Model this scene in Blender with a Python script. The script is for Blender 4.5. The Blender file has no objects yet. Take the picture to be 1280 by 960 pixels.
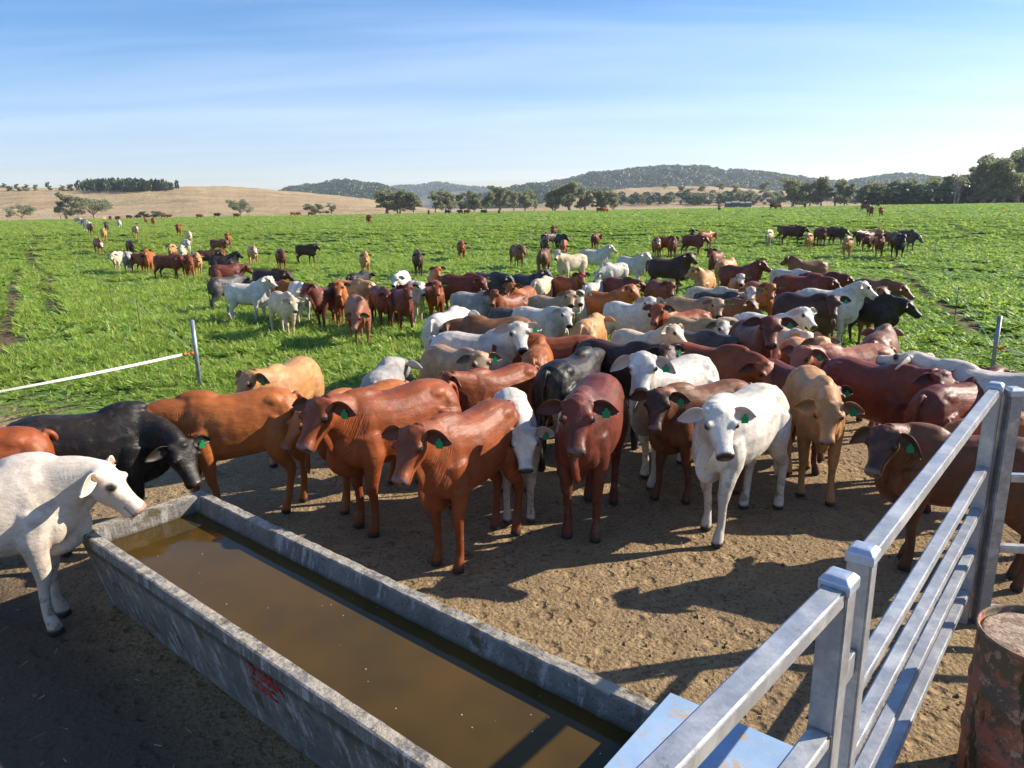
import bpy, bmesh, math, random
import numpy as np
from mathutils import Vector, Matrix
PI = math.pi
sc = bpy.context.scene
C = sc.collection
random.seed(7); rng = np.random.default_rng(7)
R = math.radians
# ---------------------------------------------------------------- camera
FPX, CAMH, PITCH, ROLL = 900.0, 3.0, 13.8, -1.0
cam = bpy.data.objects.new('camera', bpy.data.cameras.new('camera')); C.objects.link(cam); sc.camera = cam
cam.data.sensor_fit = 'HORIZONTAL'; cam.data.sensor_width = 36; cam.data.lens = 36*FPX/1280
cam.data.clip_start = .05; cam.data.clip_end = 30000
CM = Matrix.Translation((0, 0, CAMH)) @ Matrix.Rotation(R(90-PITCH), 4, 'X') @ Matrix.Rotation(R(ROLL), 4, 'Z')
cam.matrix_world = CM
# ---------------------------------------------------------------- sky and sun
SUN_EL, SUN_AZ = 30.0, 12.0           # azimuth measured from +X towards +Y
w = bpy.data.worlds.new('World'); sc.world = w; w.use_nodes = True
nt = w.node_tree; bg = nt.nodes['Background']
sky = nt.nodes.new('ShaderNodeTexSky'); sky.sky_type = 'NISHITA'; sky.sun_disc = False
sky.sun_elevation = R(SUN_EL); sky.sun_rotation = R(90-SUN_AZ); sky.altitude = 200
sky.air_density = 1.0; sky.dust_density = 0.35; sky.ozone_density = 2.6
bg.inputs['Strength'].default_value = .078
tc = nt.nodes.new('ShaderNodeTexCoord')
sep = nt.nodes.new('ShaderNodeSeparateXYZ'); nt.links.new(tc.outputs['Generated'], sep.inputs[0])
def wmath(op, a, b=None, c=None, clamp=False):
    n = nt.nodes.new('ShaderNodeMath'); n.operation = op; n.use_clamp = clamp
    for i, v in enumerate((a, b, c)):
        if v is None: continue
        if isinstance(v, (int, float)): n.inputs[i].default_value = v
        else: nt.links.new(v, n.inputs[i])
    return n.outputs[0]
# thin cirrus: noise on the direction projected onto a high flat layer
zz = wmath('MAXIMUM', sep.outputs[2], .0); zz = wmath('ADD', zz, .06)
px_, py_ = wmath('DIVIDE', sep.outputs[0], zz), wmath('DIVIDE', sep.outputs[1], zz)
cb = nt.nodes.new('ShaderNodeCombineXYZ'); nt.links.new(px_, cb.inputs[0]); nt.links.new(py_, cb.inputs[1])
mp = nt.nodes.new('ShaderNodeMapping'); mp.inputs['Rotation'].default_value = (0, 0, R(24)); mp.inputs['Scale'].default_value = (.13, .62, 1); nt.links.new(cb.outputs[0], mp.inputs[0])
n1 = nt.nodes.new('ShaderNodeTexNoise'); n1.inputs['Scale'].default_value = 1.1; n1.inputs['Detail'].default_value = 7; n1.inputs['Roughness'].default_value = .55; n1.inputs['Distortion'].default_value = .5; nt.links.new(mp.outputs[0], n1.inputs[0])
mr = nt.nodes.new('ShaderNodeMapRange'); mr.inputs[1].default_value = .42; mr.inputs[2].default_value = .82; nt.links.new(n1.outputs[0], mr.inputs[0])
side = nt.nodes.new('ShaderNodeMapRange'); side.inputs[1].default_value = -.7; side.inputs[2].default_value = .5; side.inputs[3].default_value = .30; side.inputs[4].default_value = .30; nt.links.new(sep.outputs[0], side.inputs[0])
cf = wmath('MULTIPLY', mr.outputs[0], side.outputs[0], clamp=True)
mx = nt.nodes.new('ShaderNodeMix'); mx.data_type = 'RGBA'; nt.links.new(cf, mx.inputs[0]); hsv = nt.nodes.new('ShaderNodeHueSaturation'); hsv.inputs['Saturation'].default_value = 1.5; nt.links.new(sky.outputs[0], hsv.inputs['Color']); tint = nt.nodes.new('ShaderNodeMix'); tint.data_type = 'RGBA'; tint.blend_type = 'MULTIPLY'; tint.inputs[0].default_value = 1; nt.links.new(hsv.outputs[0], tint.inputs[6]); tint.inputs[7].default_value = (1.10, .955, 1.06, 1); nt.links.new(tint.outputs[2], mx.inputs[6]); mx.inputs[7].default_value = (10.0, 10.3, 11.8, 1)
nt.links.new(mx.outputs[2], bg.inputs['Color'])
sun = bpy.data.lights.new('sun', 'SUN'); sun.energy = 5.0; sun.angle = R(.5); sun.color = (1, .90, .76)
so = bpy.data.objects.new('sun', sun); C.objects.link(so)
sd = Vector((math.cos(R(SUN_EL))*math.cos(R(SUN_AZ)), math.cos(R(SUN_EL))*math.sin(R(SUN_AZ)), math.sin(R(SUN_EL))))
so.rotation_euler = sd.to_track_quat('Z', 'Y').to_euler(); so.location = sd*50
sc.view_settings.view_transform = 'Standard'; sc.view_settings.look = 'None'; sc.view_settings.gamma = 1; sc.view_settings.use_curve_mapping = False
sc.view_settings.exposure = 1.1
sc.cycles.use_denoising = True; sc.cycles.max_bounces = 6; sc.cycles.transparent_max_bounces = 8
sc.cycles.volume_bounces = 0; sc.cycles.caustics_reflective = False; sc.cycles.caustics_refractive = False
# ---------------------------------------------------------------- helpers
CAMP = Vector((0, 0, CAMH)); CR = CM.to_3x3()
def ray(px, py):
    return CR @ Vector(((px-640)/FPX, -(py-480)/FPX, -1.0))
def at_z(px, py, z):
    r = ray(px, py); t = (z-CAMH)/r.z
    return CAMP + r*t
def at_depth(px, py, d): return CAMP + ray(px, py)*d
def sstep(a, b, x):
    t = min(1., max(0., (x-a)/(b-a))); return t*t*(3-2*t)
def gz(x, y):
    d = math.hypot(x*.6, y)
    return 1.15*sstep(42, 82, d) + .45*sstep(80, 205, d) - .35*sstep(205, 240, d)
def gzv(x, y):
    d = np.hypot(x*.6, y); f = lambda a, b: (lambda t: t*t*(3-2*t))(np.clip((d-a)/(b-a), 0, 1))
    return 1.15*f(42, 82) + .45*f(80, 205) - .35*f(205, 240)
def on_ground(px, py, lift=0.):
    r = ray(px, py); t = 2.; 
    while t < 2000:
        p = CAMP + r*t
        if p.z <= gz(p.x, p.y)+lift: return Vector((p.x, p.y, gz(p.x, p.y)))
        t *= 1.004
    return p
def tag(o, label=None, cat=None, group=None, kind=None):
    if label: o['label'] = label
    if cat: o['category'] = cat
    if group: o['group'] = group
    if kind: o['kind'] = kind
    return o
def empty(name, loc=(0, 0, 0), rz=0, s=1):
    o = bpy.data.objects.new(name, None); C.objects.link(o); o.location = loc; o.rotation_euler = (0, 0, rz); o.scale = (s, s, s); o.empty_display_size = .2
    return o
def mesh_obj(name, V, F, mat=None, parent=None, smooth=False):
    me = bpy.data.meshes.new(name); me.from_pydata([tuple(v) for v in V], [], [tuple(f) for f in F]); me.update()
    if mat: me.materials.append(mat)
    if smooth: me.polygons.foreach_set('use_smooth', [True]*len(me.polygons))
    o = bpy.data.objects.new(name, me); C.objects.link(o)
    if parent: o.parent = parent
    return o
def from_bm(name, bm, mat=None, parent=None, smooth=False):
    me = bpy.data.meshes.new(name); bm.to_mesh(me); bm.free()
    if mat: me.materials.append(mat)
    if smooth: me.polygons.foreach_set('use_smooth', [True]*len(me.polygons))
    o = bpy.data.objects.new(name, me); C.objects.link(o)
    if parent: o.parent = parent
    return o
class NT:
    """small node helper"""
    def __init__(s, name):
        s.m = bpy.data.materials.new(name); s.m.use_nodes = True; s.t = s.m.node_tree; s.b = s.t.nodes['Principled BSDF']; s.b.inputs['Specular IOR Level'].default_value = .3
    def n(s, ty, **k):
        x = s.t.nodes.new(ty)
        for a, v in k.items(): setattr(x, a, v)
        return x
    def l(s, a, b): s.t.links.new(a, b)
    def co(s, kind='Object', scale=None):
        o = s.n('ShaderNodeTexCoord').outputs[kind]
        if scale:
            m = s.n('ShaderNodeMapping'); m.inputs['Scale'].default_value = scale; s.l(o, m.inputs[0]); o = m.outputs[0]
        return o
    def noise(s, v, sc_, d=4, r=.6, dist=0):
        x = s.n('ShaderNodeTexNoise'); x.inputs['Scale'].default_value = sc_; x.inputs['Detail'].default_value = d; x.inputs['Roughness'].default_value = r; x.inputs['Distortion'].default_value = dist
        s.l(v, x.inputs['Vector']); return x.outputs[0]
    def ramp(s, x, a, b, lo=0., hi=1.):
        r = s.n('ShaderNodeMapRange'); r.interpolation_type = 'SMOOTHSTEP'
        for i, v in ((1, a), (2, b), (3, lo), (4, hi)): r.inputs[i].default_value = v
        s.l(x, r.inputs[0]); return r.outputs[0]
    def math(s, op, a, b=0., c=0.):
        x = s.n('ShaderNodeMath', operation=op)
        for i, v in enumerate((a, b, c)):
            if isinstance(v, (int, float)): x.inputs[i].default_value = v
            else: s.l(v, x.inputs[i])
        return x.outputs[0]
    def mix(s, f, a, b, mode='MIX'):
        x = s.n('ShaderNodeMix', data_type='RGBA', blend_type=mode)
        if isinstance(f, (int, float)): x.inputs[0].default_value = f
        else: s.l(f, x.inputs[0])
        for i, c in ((6, a), (7, b)):
            if isinstance(c, tuple): x.inputs[i].default_value = (*c, 1)
            else: s.l(c, x.inputs[i])
        return x.outputs[2]
    def out(s, col=None, rough=None, bump=None, strength=1., dist=1.):
        if col is not None:
            if isinstance(col, tuple): s.b.inputs['Base Color'].default_value = (*col, 1)
            else: s.l(col, s.b.inputs['Base Color'])
        if rough is not None:
            if isinstance(rough, (int, float)): s.b.inputs['Roughness'].default_value = rough
            else: s.l(rough, s.b.inputs['Roughness'])
        if bump is not None:
            x = s.n('ShaderNodeBump'); x.inputs['Strength'].default_value = strength; x.inputs['Distance'].default_value = dist; s.l(bump, x.inputs['Height']); s.l(x.outputs[0], s.b.inputs['Normal'])
        return s.m
def scatter(name, P, S, RZ, protos, mat=None, tilt=None):
    """one object: geometry nodes put small plant pieces on the points"""
    n = len(P); me = bpy.data.meshes.new(name); me.from_pydata([tuple(p) for p in P], [], [])
    a = me.attributes.new('scl', 'FLOAT_VECTOR', 'POINT'); a.data.foreach_set('vector', np.asarray(S, np.float32).ravel())
    rot = np.zeros((n, 3), np.float32); rot[:, 2] = RZ
    if tilt is not None: rot[:, :2] = tilt
    a = me.attributes.new('rot', 'FLOAT_VECTOR', 'POINT'); a.data.foreach_set('vector', rot.ravel())
    a = me.attributes.new('idx', 'INT', 'POINT'); a.data.foreach_set('value', rng.integers(0, len(protos), n).astype(np.int32))
    o = bpy.data.objects.new(name, me); C.objects.link(o)
    col = bpy.data.collections.new(name + '_pieces')
    for i, pm in enumerate(protos):
        po = bpy.data.objects.new('piece_%02d' % i, pm); col.objects.link(po)
    g = bpy.data.node_groups.new(name, 'GeometryNodeTree')
    g.interface.new_socket('Geometry', in_out='INPUT', socket_type='NodeSocketGeometry'); g.interface.new_socket('Geometry', in_out='OUTPUT', socket_type='NodeSocketGeometry')
    gi = g.nodes.new('NodeGroupInput'); go = g.nodes.new('NodeGroupOutput')
    ci = g.nodes.new('GeometryNodeCollectionInfo'); ci.inputs['Collection'].default_value = col; ci.inputs['Separate Children'].default_value = True; ci.inputs['Reset Children'].default_value = True
    ip = g.nodes.new('GeometryNodeInstanceOnPoints'); ip.inputs['Pick Instance'].default_value = True
    def attr(nm, ty):
        x = g.nodes.new('GeometryNodeInputNamedAttribute'); x.data_type = ty; x.inputs['Name'].default_value = nm
        return [s for s in x.outputs if s.enabled and s.name == 'Attribute'][0]
    g.links.new(gi.outputs[0], ip.inputs['Points']); g.links.new(ci.outputs[0], ip.inputs['Instance'])
    g.links.new(attr('idx', 'INT'), ip.inputs['Instance Index']); g.links.new(attr('rot', 'FLOAT_VECTOR'), ip.inputs['Rotation']); g.links.new(attr('scl', 'FLOAT_VECTOR'), ip.inputs['Scale'])
    g.links.new(ip.outputs[0], go.inputs[0])
    m = o.modifiers.new('scatter', 'NODES'); m.node_group = g
    if mat: me.materials.append(mat)
    return o
# ---------------------------------------------------------------- cattle
def _ring(c, s, u, w, ht, hb, n=18, e=2.25):
    pts = []
    for i in range(n):
        a = 2*PI*i/n
        ca, sa = math.cos(a), math.sin(a)
        x = math.copysign(abs(ca)**(2/e), ca)*w
        y = math.copysign(abs(sa)**(2/e), sa)*(ht if sa > 0 else hb)
        pts.append(c + s*x + u*y)
    return pts

def loft(V, F, rings):
    n = len(rings[0]); b = len(V)
    for r in rings: V.extend(r)
    for k in range(len(rings)-1):
        for i in range(n):
            j = (i+1) % n
            F.append((b+k*n+i, b+k*n+j, b+(k+1)*n+j, b+(k+1)*n+i))
    F.append(tuple(b+i for i in range(n))[::-1])
    F.append(tuple(b+(len(rings)-1)*n+i for i in range(n)))

def A(*a): return np.array(a, float)
def nrm(v):
    return v/(np.linalg.norm(v)+1e-9)

def tubeline(V, F, pts, rad, n=12, flat=1.0, sidev=None):
    rings = []
    for i, p in enumerate(pts):
        a = pts[max(i-1, 0)]; c = pts[min(i+1, len(pts)-1)]
        t = nrm(c-a)
        ref = sidev if sidev is not None else A(0, 1, 0)
        u = nrm(np.cross(t, ref)); s = np.cross(u, t)
        r = rad[i]
        r = r if isinstance(r, tuple) else (r, r)
        rings.append(_ring(p, s*flat, u, r[0], r[1], r[1], n, 2.0))
    loft(V, F, rings)

def spline(P, R, k=4):
    """Catmull-Rom through the joints so limbs have no kinks"""
    P = [np.array(p, float) for p in P]; R = [np.array(r if isinstance(r, tuple) else (r, r), float) for r in R]
    op, orr = [], []
    for i in range(len(P)-1):
        p0 = P[max(i-1, 0)]; p1 = P[i]; p2 = P[i+1]; p3 = P[min(i+2, len(P)-1)]
        r0, r1 = R[i], R[i+1]
        for j in range(k):
            t = j/k
            op.append(.5*((2*p1)+(-p0+p2)*t+(2*p0-5*p1+4*p2-p3)*t*t+(-p0+3*p1-3*p2+p3)*t**3))
            tt = t*t*(3-2*t)
            orr.append(tuple(r0*(1-tt)+r1*tt))
    op.append(P[-1]); orr.append(tuple(R[-1]))
    return op, orr

def ellipsoid(V, F, c, r, rot=0.0, n=12, m=7):
    rings = []
    cr, sr = math.cos(rot), math.sin(rot)
    for k in range(m):
        a = PI*(k+.5)/m
        z = math.cos(a); q = math.sin(a)
        ring = []
        for i in range(n):
            b = 2*PI*i/n
            x, y, zz = q*math.cos(b)*r[0], q*math.sin(b)*r[1], z*r[2]
            ring.append(A(c[0]+x*cr+zz*sr, c[1]+y, c[2]-x*sr+zz*cr))
        rings.append(ring)
    loft(V, F, rings)

HEADL = 0.41
TORSO = [(-.685, .99, .80, .085), (-.64, 1.09, .70, .165), (-.55, 1.165, .62, .215), (-.42, 1.20, .575, .235),
         (-.28, 1.205, .545, .245), (-.12, 1.18, .515, .262), (.05, 1.165, .50, .272), (.20, 1.175, .495, .262),
         (.34, 1.20, .505, .232), (.46, 1.205, .53, .198), (.56, 1.15, .56, .165), (.64, 1.05, .63, .125), (.69, .96, .72, .07)]

def cow_geo(yaw=0., level='u', pitch=None, gait=0, voxel=.015, face=0., fat=.87, ear_droop=.06, dewlap=1.0, hump=1.0):
    """yaw = head turn in degrees (+ = its left). Returns mesh (slots: coat, eye) + frame of the left ear for its tag"""
    V, F = [], []
    ex, ey, ez = A(1, 0, 0), A(0, 1, 0), A(0, 0, 1)
    rings = []
    for (x, t, b, w) in TORSO:
        b = b + .035*(1-abs(x)/.7)
        c = A(x, 0, b+(t-b)*.47)
        rings.append(_ring(c, ey, ez, w*fat, t-c[2], c[2]-b, 20, 2.3))
    loft(V, F, rings)
    # spine ridge, hump, hips, shoulders, brisket, thighs
    ellipsoid(V, F, (.38, 0, 1.165), (.22, .085, .075*hump), -.06)
    for s in (-1, 1):
        ellipsoid(V, F, (.39, s*.118, .87), (.13, .080, .24), -.22)
        ellipsoid(V, F, (-.37, s*.100, 1.085), (.15, .09, .075))
        ellipsoid(V, F, (-.50, s*.125, .86), (.165, .095, .26), .15)
        ellipsoid(V, F, (.50, s*.10, .72), (.11, .075, .15), 0)
    # legs
    g = [(0, 0, 0, 0), (.10, -.08, -.10, .10), (-.08, .12, .10, -.08), (.05, -.12, .06, -.03)][gait % 4]
    for k, (s, fore) in enumerate(((1, 1), (-1, 1), (1, 0), (-1, 0))):
        d = g[k]
        if fore:
            P = [(.42, s*.125, .86), (.395, s*.150, .68), (.40+d*.5, s*.140, .53), (.415+d*.8, s*.128, .385), (.40+d, s*.125, .30), (.395+d*1.1, s*.122, .15), (.415+d*1.2, s*.122, .085), (.432+d*1.25, s*.122, .0)]
            R = [(.095, .14), (.085, .120), (.068, .082), (.055, .058), (.038, .041), (.035, .038), (.045, .049), (.053, .060)]
        else:
            P = [(-.46, s*.135, .92), (-.42, s*.165, .74), (-.42+d*.4, s*.160, .60), (-.53+d*.7, s*.140, .475), (-.60+d*.9, s*.128, .40), (-.585+d, s*.124, .28), (-.565+d*1.1, s*.122, .15), (-.545+d*1.2, s*.122, .085), (-.525+d*1.25, s*.122, 0)]
            R = [(.11, .20), (.10, .175), (.078, .125), (.050, .072), (.048, .060), (.036, .045), (.036, .041), (.046, .049), (.053, .060)]
        pp, rr = spline(P, R, 3)
        tubeline(V, F, pp, rr, 12)
    # tail
    sw = [.0, .03, -.03, .05][gait % 4]
    P = [(-.62, 0, 1.12), (-.70, 0, 1.08), (-.735, sw*.3, .95), (-.735, sw, .75), (-.725, sw*1.3, .58), (-.72, sw*1.6, .46), (-.715, sw*1.7, .34), (-.715, sw*1.8, .26)]
    pp, rr = spline(P, [.030, .030, .023, .019, .017, .030, .034, .012], 3)
    tubeline(V, F, pp, rr, 10)
    # neck
    yr = math.radians(yaw); ny = yr*.62
    reach, pz, ptc = {'u': (.36, 1.16, 52), 'h': (.34, 1.30, 46), 'm': (.41, 1.03, 50), 'l': (.44, .82, 60), 'd': (.38, .62, 62)}[level]
    if pitch is not None: ptc = pitch
    P0 = A(.40, 0, .95)
    hr = nrm(A(math.cos(ny), math.sin(ny), 0))
    P3 = A(.44, 0, 0) + hr*reach; P3[2] = pz
    up0 = {'u': .14, 'h': .28, 'm': .05, 'l': -.06, 'd': -.10}[level]
    P1 = P0 + A(.15, 0, up0*.6)
    hd = A(math.cos(yr)*math.cos(math.radians(ptc)), math.sin(yr)*math.cos(math.radians(ptc)), -math.sin(math.radians(ptc)))
    hy = nrm(A(math.cos(yr), math.sin(yr), 0))
    P2 = P3 - hy*.17 + A(0, 0, -.10 if level in 'uh' else (.02 if level == 'm' else .12))
    curve = []
    for i in range(9):
        t = i/8
        curve.append((1-t)**3*P0+3*t*(1-t)**2*P1+3*t*t*(1-t)*P2+t**3*P3)
    W = np.interp(np.linspace(0, 1, 9), [0, .35, .7, 1], [.160, .130, .104, .088])
    HH = np.interp(np.linspace(0, 1, 9), [0, .35, .7, 1], [.30, .225, .170, .115])
    rings = []; frames = []
    for i, p in enumerate(curve):
        t = nrm(curve[min(i+1, 8)]-curve[max(i-1, 0)])
        s = nrm(np.cross(ez, t)); u = np.cross(t, s)
        frames.append((t, s, u))
        rings.append(_ring(p - u*(.03*(1-i/8)), s, u, W[i], HH[i], HH[i]*1.06, 18, 2.1))
    loft(V, F, rings)
    # head
    a = hd; s = nrm(np.cross(ez, a)); u = np.cross(a, s)
    poll = P3 + u*.035 - a*.03
    HS = [(-.10, .066, .045, .06), (-.02, .092, .058, .095), (.10, .110, .066, .125), (.24, .125, .064, .152), (.38, .118, .058, .158), (.52, .089, .053, .146),
          (.66, .072, .050, .124), (.78, .065, .050, .110), (.88, .070, .055, .104), (.955, .073, .055, .096), (1.005, .063, .045, .080)]
    rings = [_ring(poll + a*(t*HEADL) - u*(.010*math.sin(PI*max(0, min(1, t)))), s, u, w, h1, h2, 18, 2.35) for (t, w, h1, h2) in HS]
    loft(V, F, rings)
    for q in (-1, 1):                       # brow, jaw corner, ear root, nostril rim
        E = poll + a*(.33*HEADL) + s*(q*.100) + u*.030
        ellipsoid(V, F, E, (.042, .030, .034))
        ellipsoid(V, F, poll + a*(.25*HEADL) + s*(q*.066) - u*.078, (.065, .045, .055))
        ellipsoid(V, F, poll + a*.012 + s*(q*.092) - u*.002, (.045, .045, .04))
        ellipsoid(V, F, poll + a*(.955*HEADL) + s*(q*.042) + u*.014, (.022, .022, .024))
    ellipsoid(V, F, poll + a*.02 + u*.035, (.05, .05, .035))                       # poll knob
    ellipsoid(V, F, poll + a*(.88*HEADL) - u*.078, (.05, .05, .03))             # chin
    # dewlap: thin sheet of skin below throat to brisket
    rings = []
    for i in range(1, 9):
        t, s2, u2 = frames[i]
        hgt = [.10, .12, .125, .115, .10, .085, .07, .05][i-1]*dewlap
        c = curve[i]-u2*(HH[i]*.98 + .012 + hgt*.35)
        rings.append(_ring(c, s2, u2, .020, hgt, hgt*.8, 12, 2))
    loft(V, F, rings[::-1])
    pp, rr = spline([(.60, 0, .80), (.66, 0, .70), (.63, 0, .59), (.50, 0, .52), (.30, 0, .50)], [(.03, .07), (.035, .09), (.035, .08), (.035, .07), (.03, .04)], 3)
    tubeline(V, F, pp, rr, 12)
    # ---- voxel remesh + smooth = one continuous body
    me = bpy.data.meshes.new('tmp'); me.from_pydata([tuple(v) for v in V], [], F); me.update()
    ob = bpy.data.objects.new('tmp', me); C.objects.link(ob)
    m = ob.modifiers.new('r', 'REMESH'); m.mode = 'VOXEL'; m.voxel_size = voxel; m.adaptivity = 0
    m = ob.modifiers.new('s', 'SMOOTH'); m.factor = .5; m.iterations = max(2, int(.05/voxel*1.6))
    dg = bpy.context.evaluated_depsgraph_get(); dg.update()
    ev = ob.evaluated_get(dg); tmp = ev.to_mesh()
    n = len(tmp.vertices); co = np.empty(n*3, np.float32); tmp.vertices.foreach_get('co', co); co = co.reshape(-1, 3).astype(float)
    faces = [tuple(p.vertices) for p in tmp.polygons]
    ev.to_mesh_clear(); bpy.data.objects.remove(ob); bpy.data.meshes.remove(me)
    co[:, 2] -= co[:, 2].min()
    back_ = (co[:, 0] < .40) & (np.linalg.norm(co-poll, axis=1) > .25); co[back_, 0] = .40+(co[back_, 0]-.40)*.89
    # ---- masks (taken before the legs are lengthened)
    rel = co - poll
    ht = rel@a/HEADL; hs = rel@s; hu = rel@u
    inh = (np.abs(hs) < .13) & (np.abs(hu) < .17) & (ht > -.3) & (ht < 1.15)
    sst = lambda e0, e1, x: (lambda t: t*t*(3-2*t))(np.clip((x-e0)/(e1-e0), 0, 1))
    mask = np.zeros((n, 4)); fold = np.zeros((n, 4))
    muz = sst(.89, .945, ht + hu*.45) * inh * sst(-.075, -.05, hu)
    eyed = np.zeros(n); nost = np.zeros(n)
    for q in (-1, 1):
        ec = poll + a*(.335*HEADL) + s*(q*.118) + u*.026
        eyed = np.maximum(eyed, 1-sst(.026, .046, np.linalg.norm(co-ec, axis=1)))
        nc = poll + a*(1.0*HEADL) + s*(q*.045) + u*.014
        nost = np.maximum(nost, 1-sst(.013, .023, np.linalg.norm(co-nc, axis=1)))
    mouth = inh*(ht > .74)*(1-sst(.004, .010, np.abs(hu+.028+.012*(1-ht))))*(np.abs(hs) > .01)
    mask[:, 0] = muz; mask[:, 1] = 1-sst(.050, .062, co[:, 2]); mask[:, 2] = np.maximum(np.maximum(nost, eyed*.8), mouth*.7); mask[:, 3] = 1-sst(.28, .55, co[:, 2])
    mask[:, 3] *= (np.abs(co[:, 1]) > .05) & ~inh
    cv = np.array(curve); d = np.linalg.norm(co[:, None, :]-cv[None], axis=2); k = d.argmin(1)
    tt = []
    for j in range(9):
        tt.append((co-cv[j])@frames[j][0])
    tt = np.array(tt)[k, np.arange(n)]
    seg = np.linalg.norm(cv[1]-cv[0])*1.0
    fold[:, 0] = (k + np.clip(tt/seg, -.5, .5))/8
    uo = np.array([(co-cv[j])@frames[j][2] for j in range(9)])[k, np.arange(n)]
    fold[:, 1] = (1-sst(.0, .11, uo))*sst(.02, .2, fold[:, 0])*(1-sst(.75, .95, fold[:, 0]))*(d.min(1) < .32)*(~(inh & (ht > .05)))
    fold[:, 2] = np.where(inh, sst(-.1, .12, ht), 0)
    fold[:, 3] = np.where(inh, 1-sst(.02, .05, np.abs(hs)), 0)*(hu > -.01)
    # ---- ears (joined into the same mesh), eyes
    EV, EF, EM, slot = [], [], [], []
    tagf = None
    for q in (-1, 1):
        root = poll + a*.014 + s*(q*.112) - u*.004
        dr = nrm(s*q - ez*ear_droop*1.0 - a*.03 - u*.10)
        nn = nrm(a*.42 + u*.72 - s*q*.05 - ez*.1); nn = nrm(nn - dr*(nn@dr)); wv = np.cross(nn, dr)
        if wv@a < 0: wv = -wv
        L = .205; b0 = len(EV); NU, NV = 10, 7
        for side in (0, 1):
            for i in range(NU):
                t = i/(NU-1)
                w = .062*(math.sin(PI*min(1, (.13+.87*t)))**.72)*(1-.12*t) if t < .999 else .006
                w = max(w, .010)
                for j in range(NV):
                    v = -1+2*j/(NV-1)
                    cup = (1-v*v)*(.034*(1-.62*t))
                    sag = -ez*(.030*t*t*(1+3*ear_droop))
                    p = root + dr*(L*t) + wv*(w*v*(1.0 if v > 0 else 1.08)) - nn*cup + sag + nn*(.012*(1-t))
                    if side: p = p - nn*(.009+.012*(1-t)*(1-v*v))
                    EV.append(p)
                    EM.append((0, 0, 0, 0, (1-side)*(1-abs(v)**3)*min(1, t*5)*.95))
        for i in range(NU-1):
            for j in range(NV-1):
                f = b0+i*NV+j; g2 = f+NU*NV
                EF.append((f, f+1, f+NV+1, f+NV)); EF.append((g2, g2+NV, g2+NV+1, g2+1))
            for j in (0, NV-1):
                f = b0+i*NV+j; g2 = f+NU*NV
                EF.append((f, f+NV, g2+NV, g2))
        f = b0+(NU-1)*NV
        for j in range(NV-1): EF.append((f+j, f+j+1, f+j+1+NU*NV, f+j+NU*NV))
        if q == 1:
            tagf = (root + dr*(L*.52) - nn*.008 + wv*.004 - ez*.012, dr, nn)
    nb = n + len(EV)
    allv = np.vstack([co, np.array(EV)])
    def lift(z): t_ = np.clip(z/.55, 0, 1); return .09*t_*t_*(3-2*t_)
    allv[:, 2] += lift(allv[:, 2])
    mask = np.vstack([mask, np.array([(0, 0, 0, 0)]*len(EV))]); fe = np.zeros((len(EV), 4)); fold = np.vstack([fold, fe])
    inner = np.concatenate([np.zeros(n), np.array([m[4] for m in EM])])
    allf = faces + [tuple(i+n for i in f) for f in EF]
    tagf = (tagf[0] + A(0, 0, lift(tagf[0][2])), tagf[1], tagf[2])
    me = bpy.data.meshes.new('cattle_body'); me.from_pydata([tuple(v) for v in allv], [], allf)
    for nm, arr in (('mask', mask), ('fold', fold)):
        at = me.color_attributes.new(nm, 'FLOAT_COLOR', 'POINT'); at.data.foreach_set('color', arr.astype(np.float32).ravel())
    at = me.attributes.new('inner', 'FLOAT', 'POINT'); at.data.foreach_set('value', inner.astype(np.float32))
    me.polygons.foreach_set('use_smooth', [True]*len(me.polygons)); me.update()
    eyes = []
    for q in (-1, 1):
        eyes.append((A(0, 0, lift(poll[2])) + poll + a*(.335*HEADL) + s*(q*.1135) + u*.030, s*q))
    return me, tagf, eyes

def eye_mesh(c, r=.0235):
    bm = bmesh.new(); bmesh.ops.create_uvsphere(bm, u_segments=12, v_segments=8, radius=r, matrix=Matrix.Translation(c))
    me = bpy.data.meshes.new('cattle_eye'); bm.to_mesh(me); bm.free(); me.polygons.foreach_set('use_smooth', [True]*len(me.polygons)); return me

def tag_mesh(fr):
    p, dr, nn = fr
    dn = nrm(A(0, 0, -1) - nn*(A(0, 0, -1)@nn)); sd = nrm(np.cross(nn, dn))
    o = p + nn*.012
    prof = [(-.010, -.012), (.010, -.012), (.014, .008), (.030, .014), (.030, .060), (.024, .066), (-.024, .066), (-.030, .060), (-.030, .014), (-.014, .008)]
    vs = [tuple(o + sd*x + dn*y + nn*z) for z in (0, .003) for (x, y) in prof]
    m = len(prof)
    fs = [tuple(range(m)), tuple(range(2*m-1, m-1, -1))] + [(i, (i+1) % m, (i+1) % m+m, i+m) for i in range(m)]
    me = bpy.data.meshes.new('cattle_ear_tag'); me.from_pydata(vs, [], fs); me.update(); return me

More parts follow.
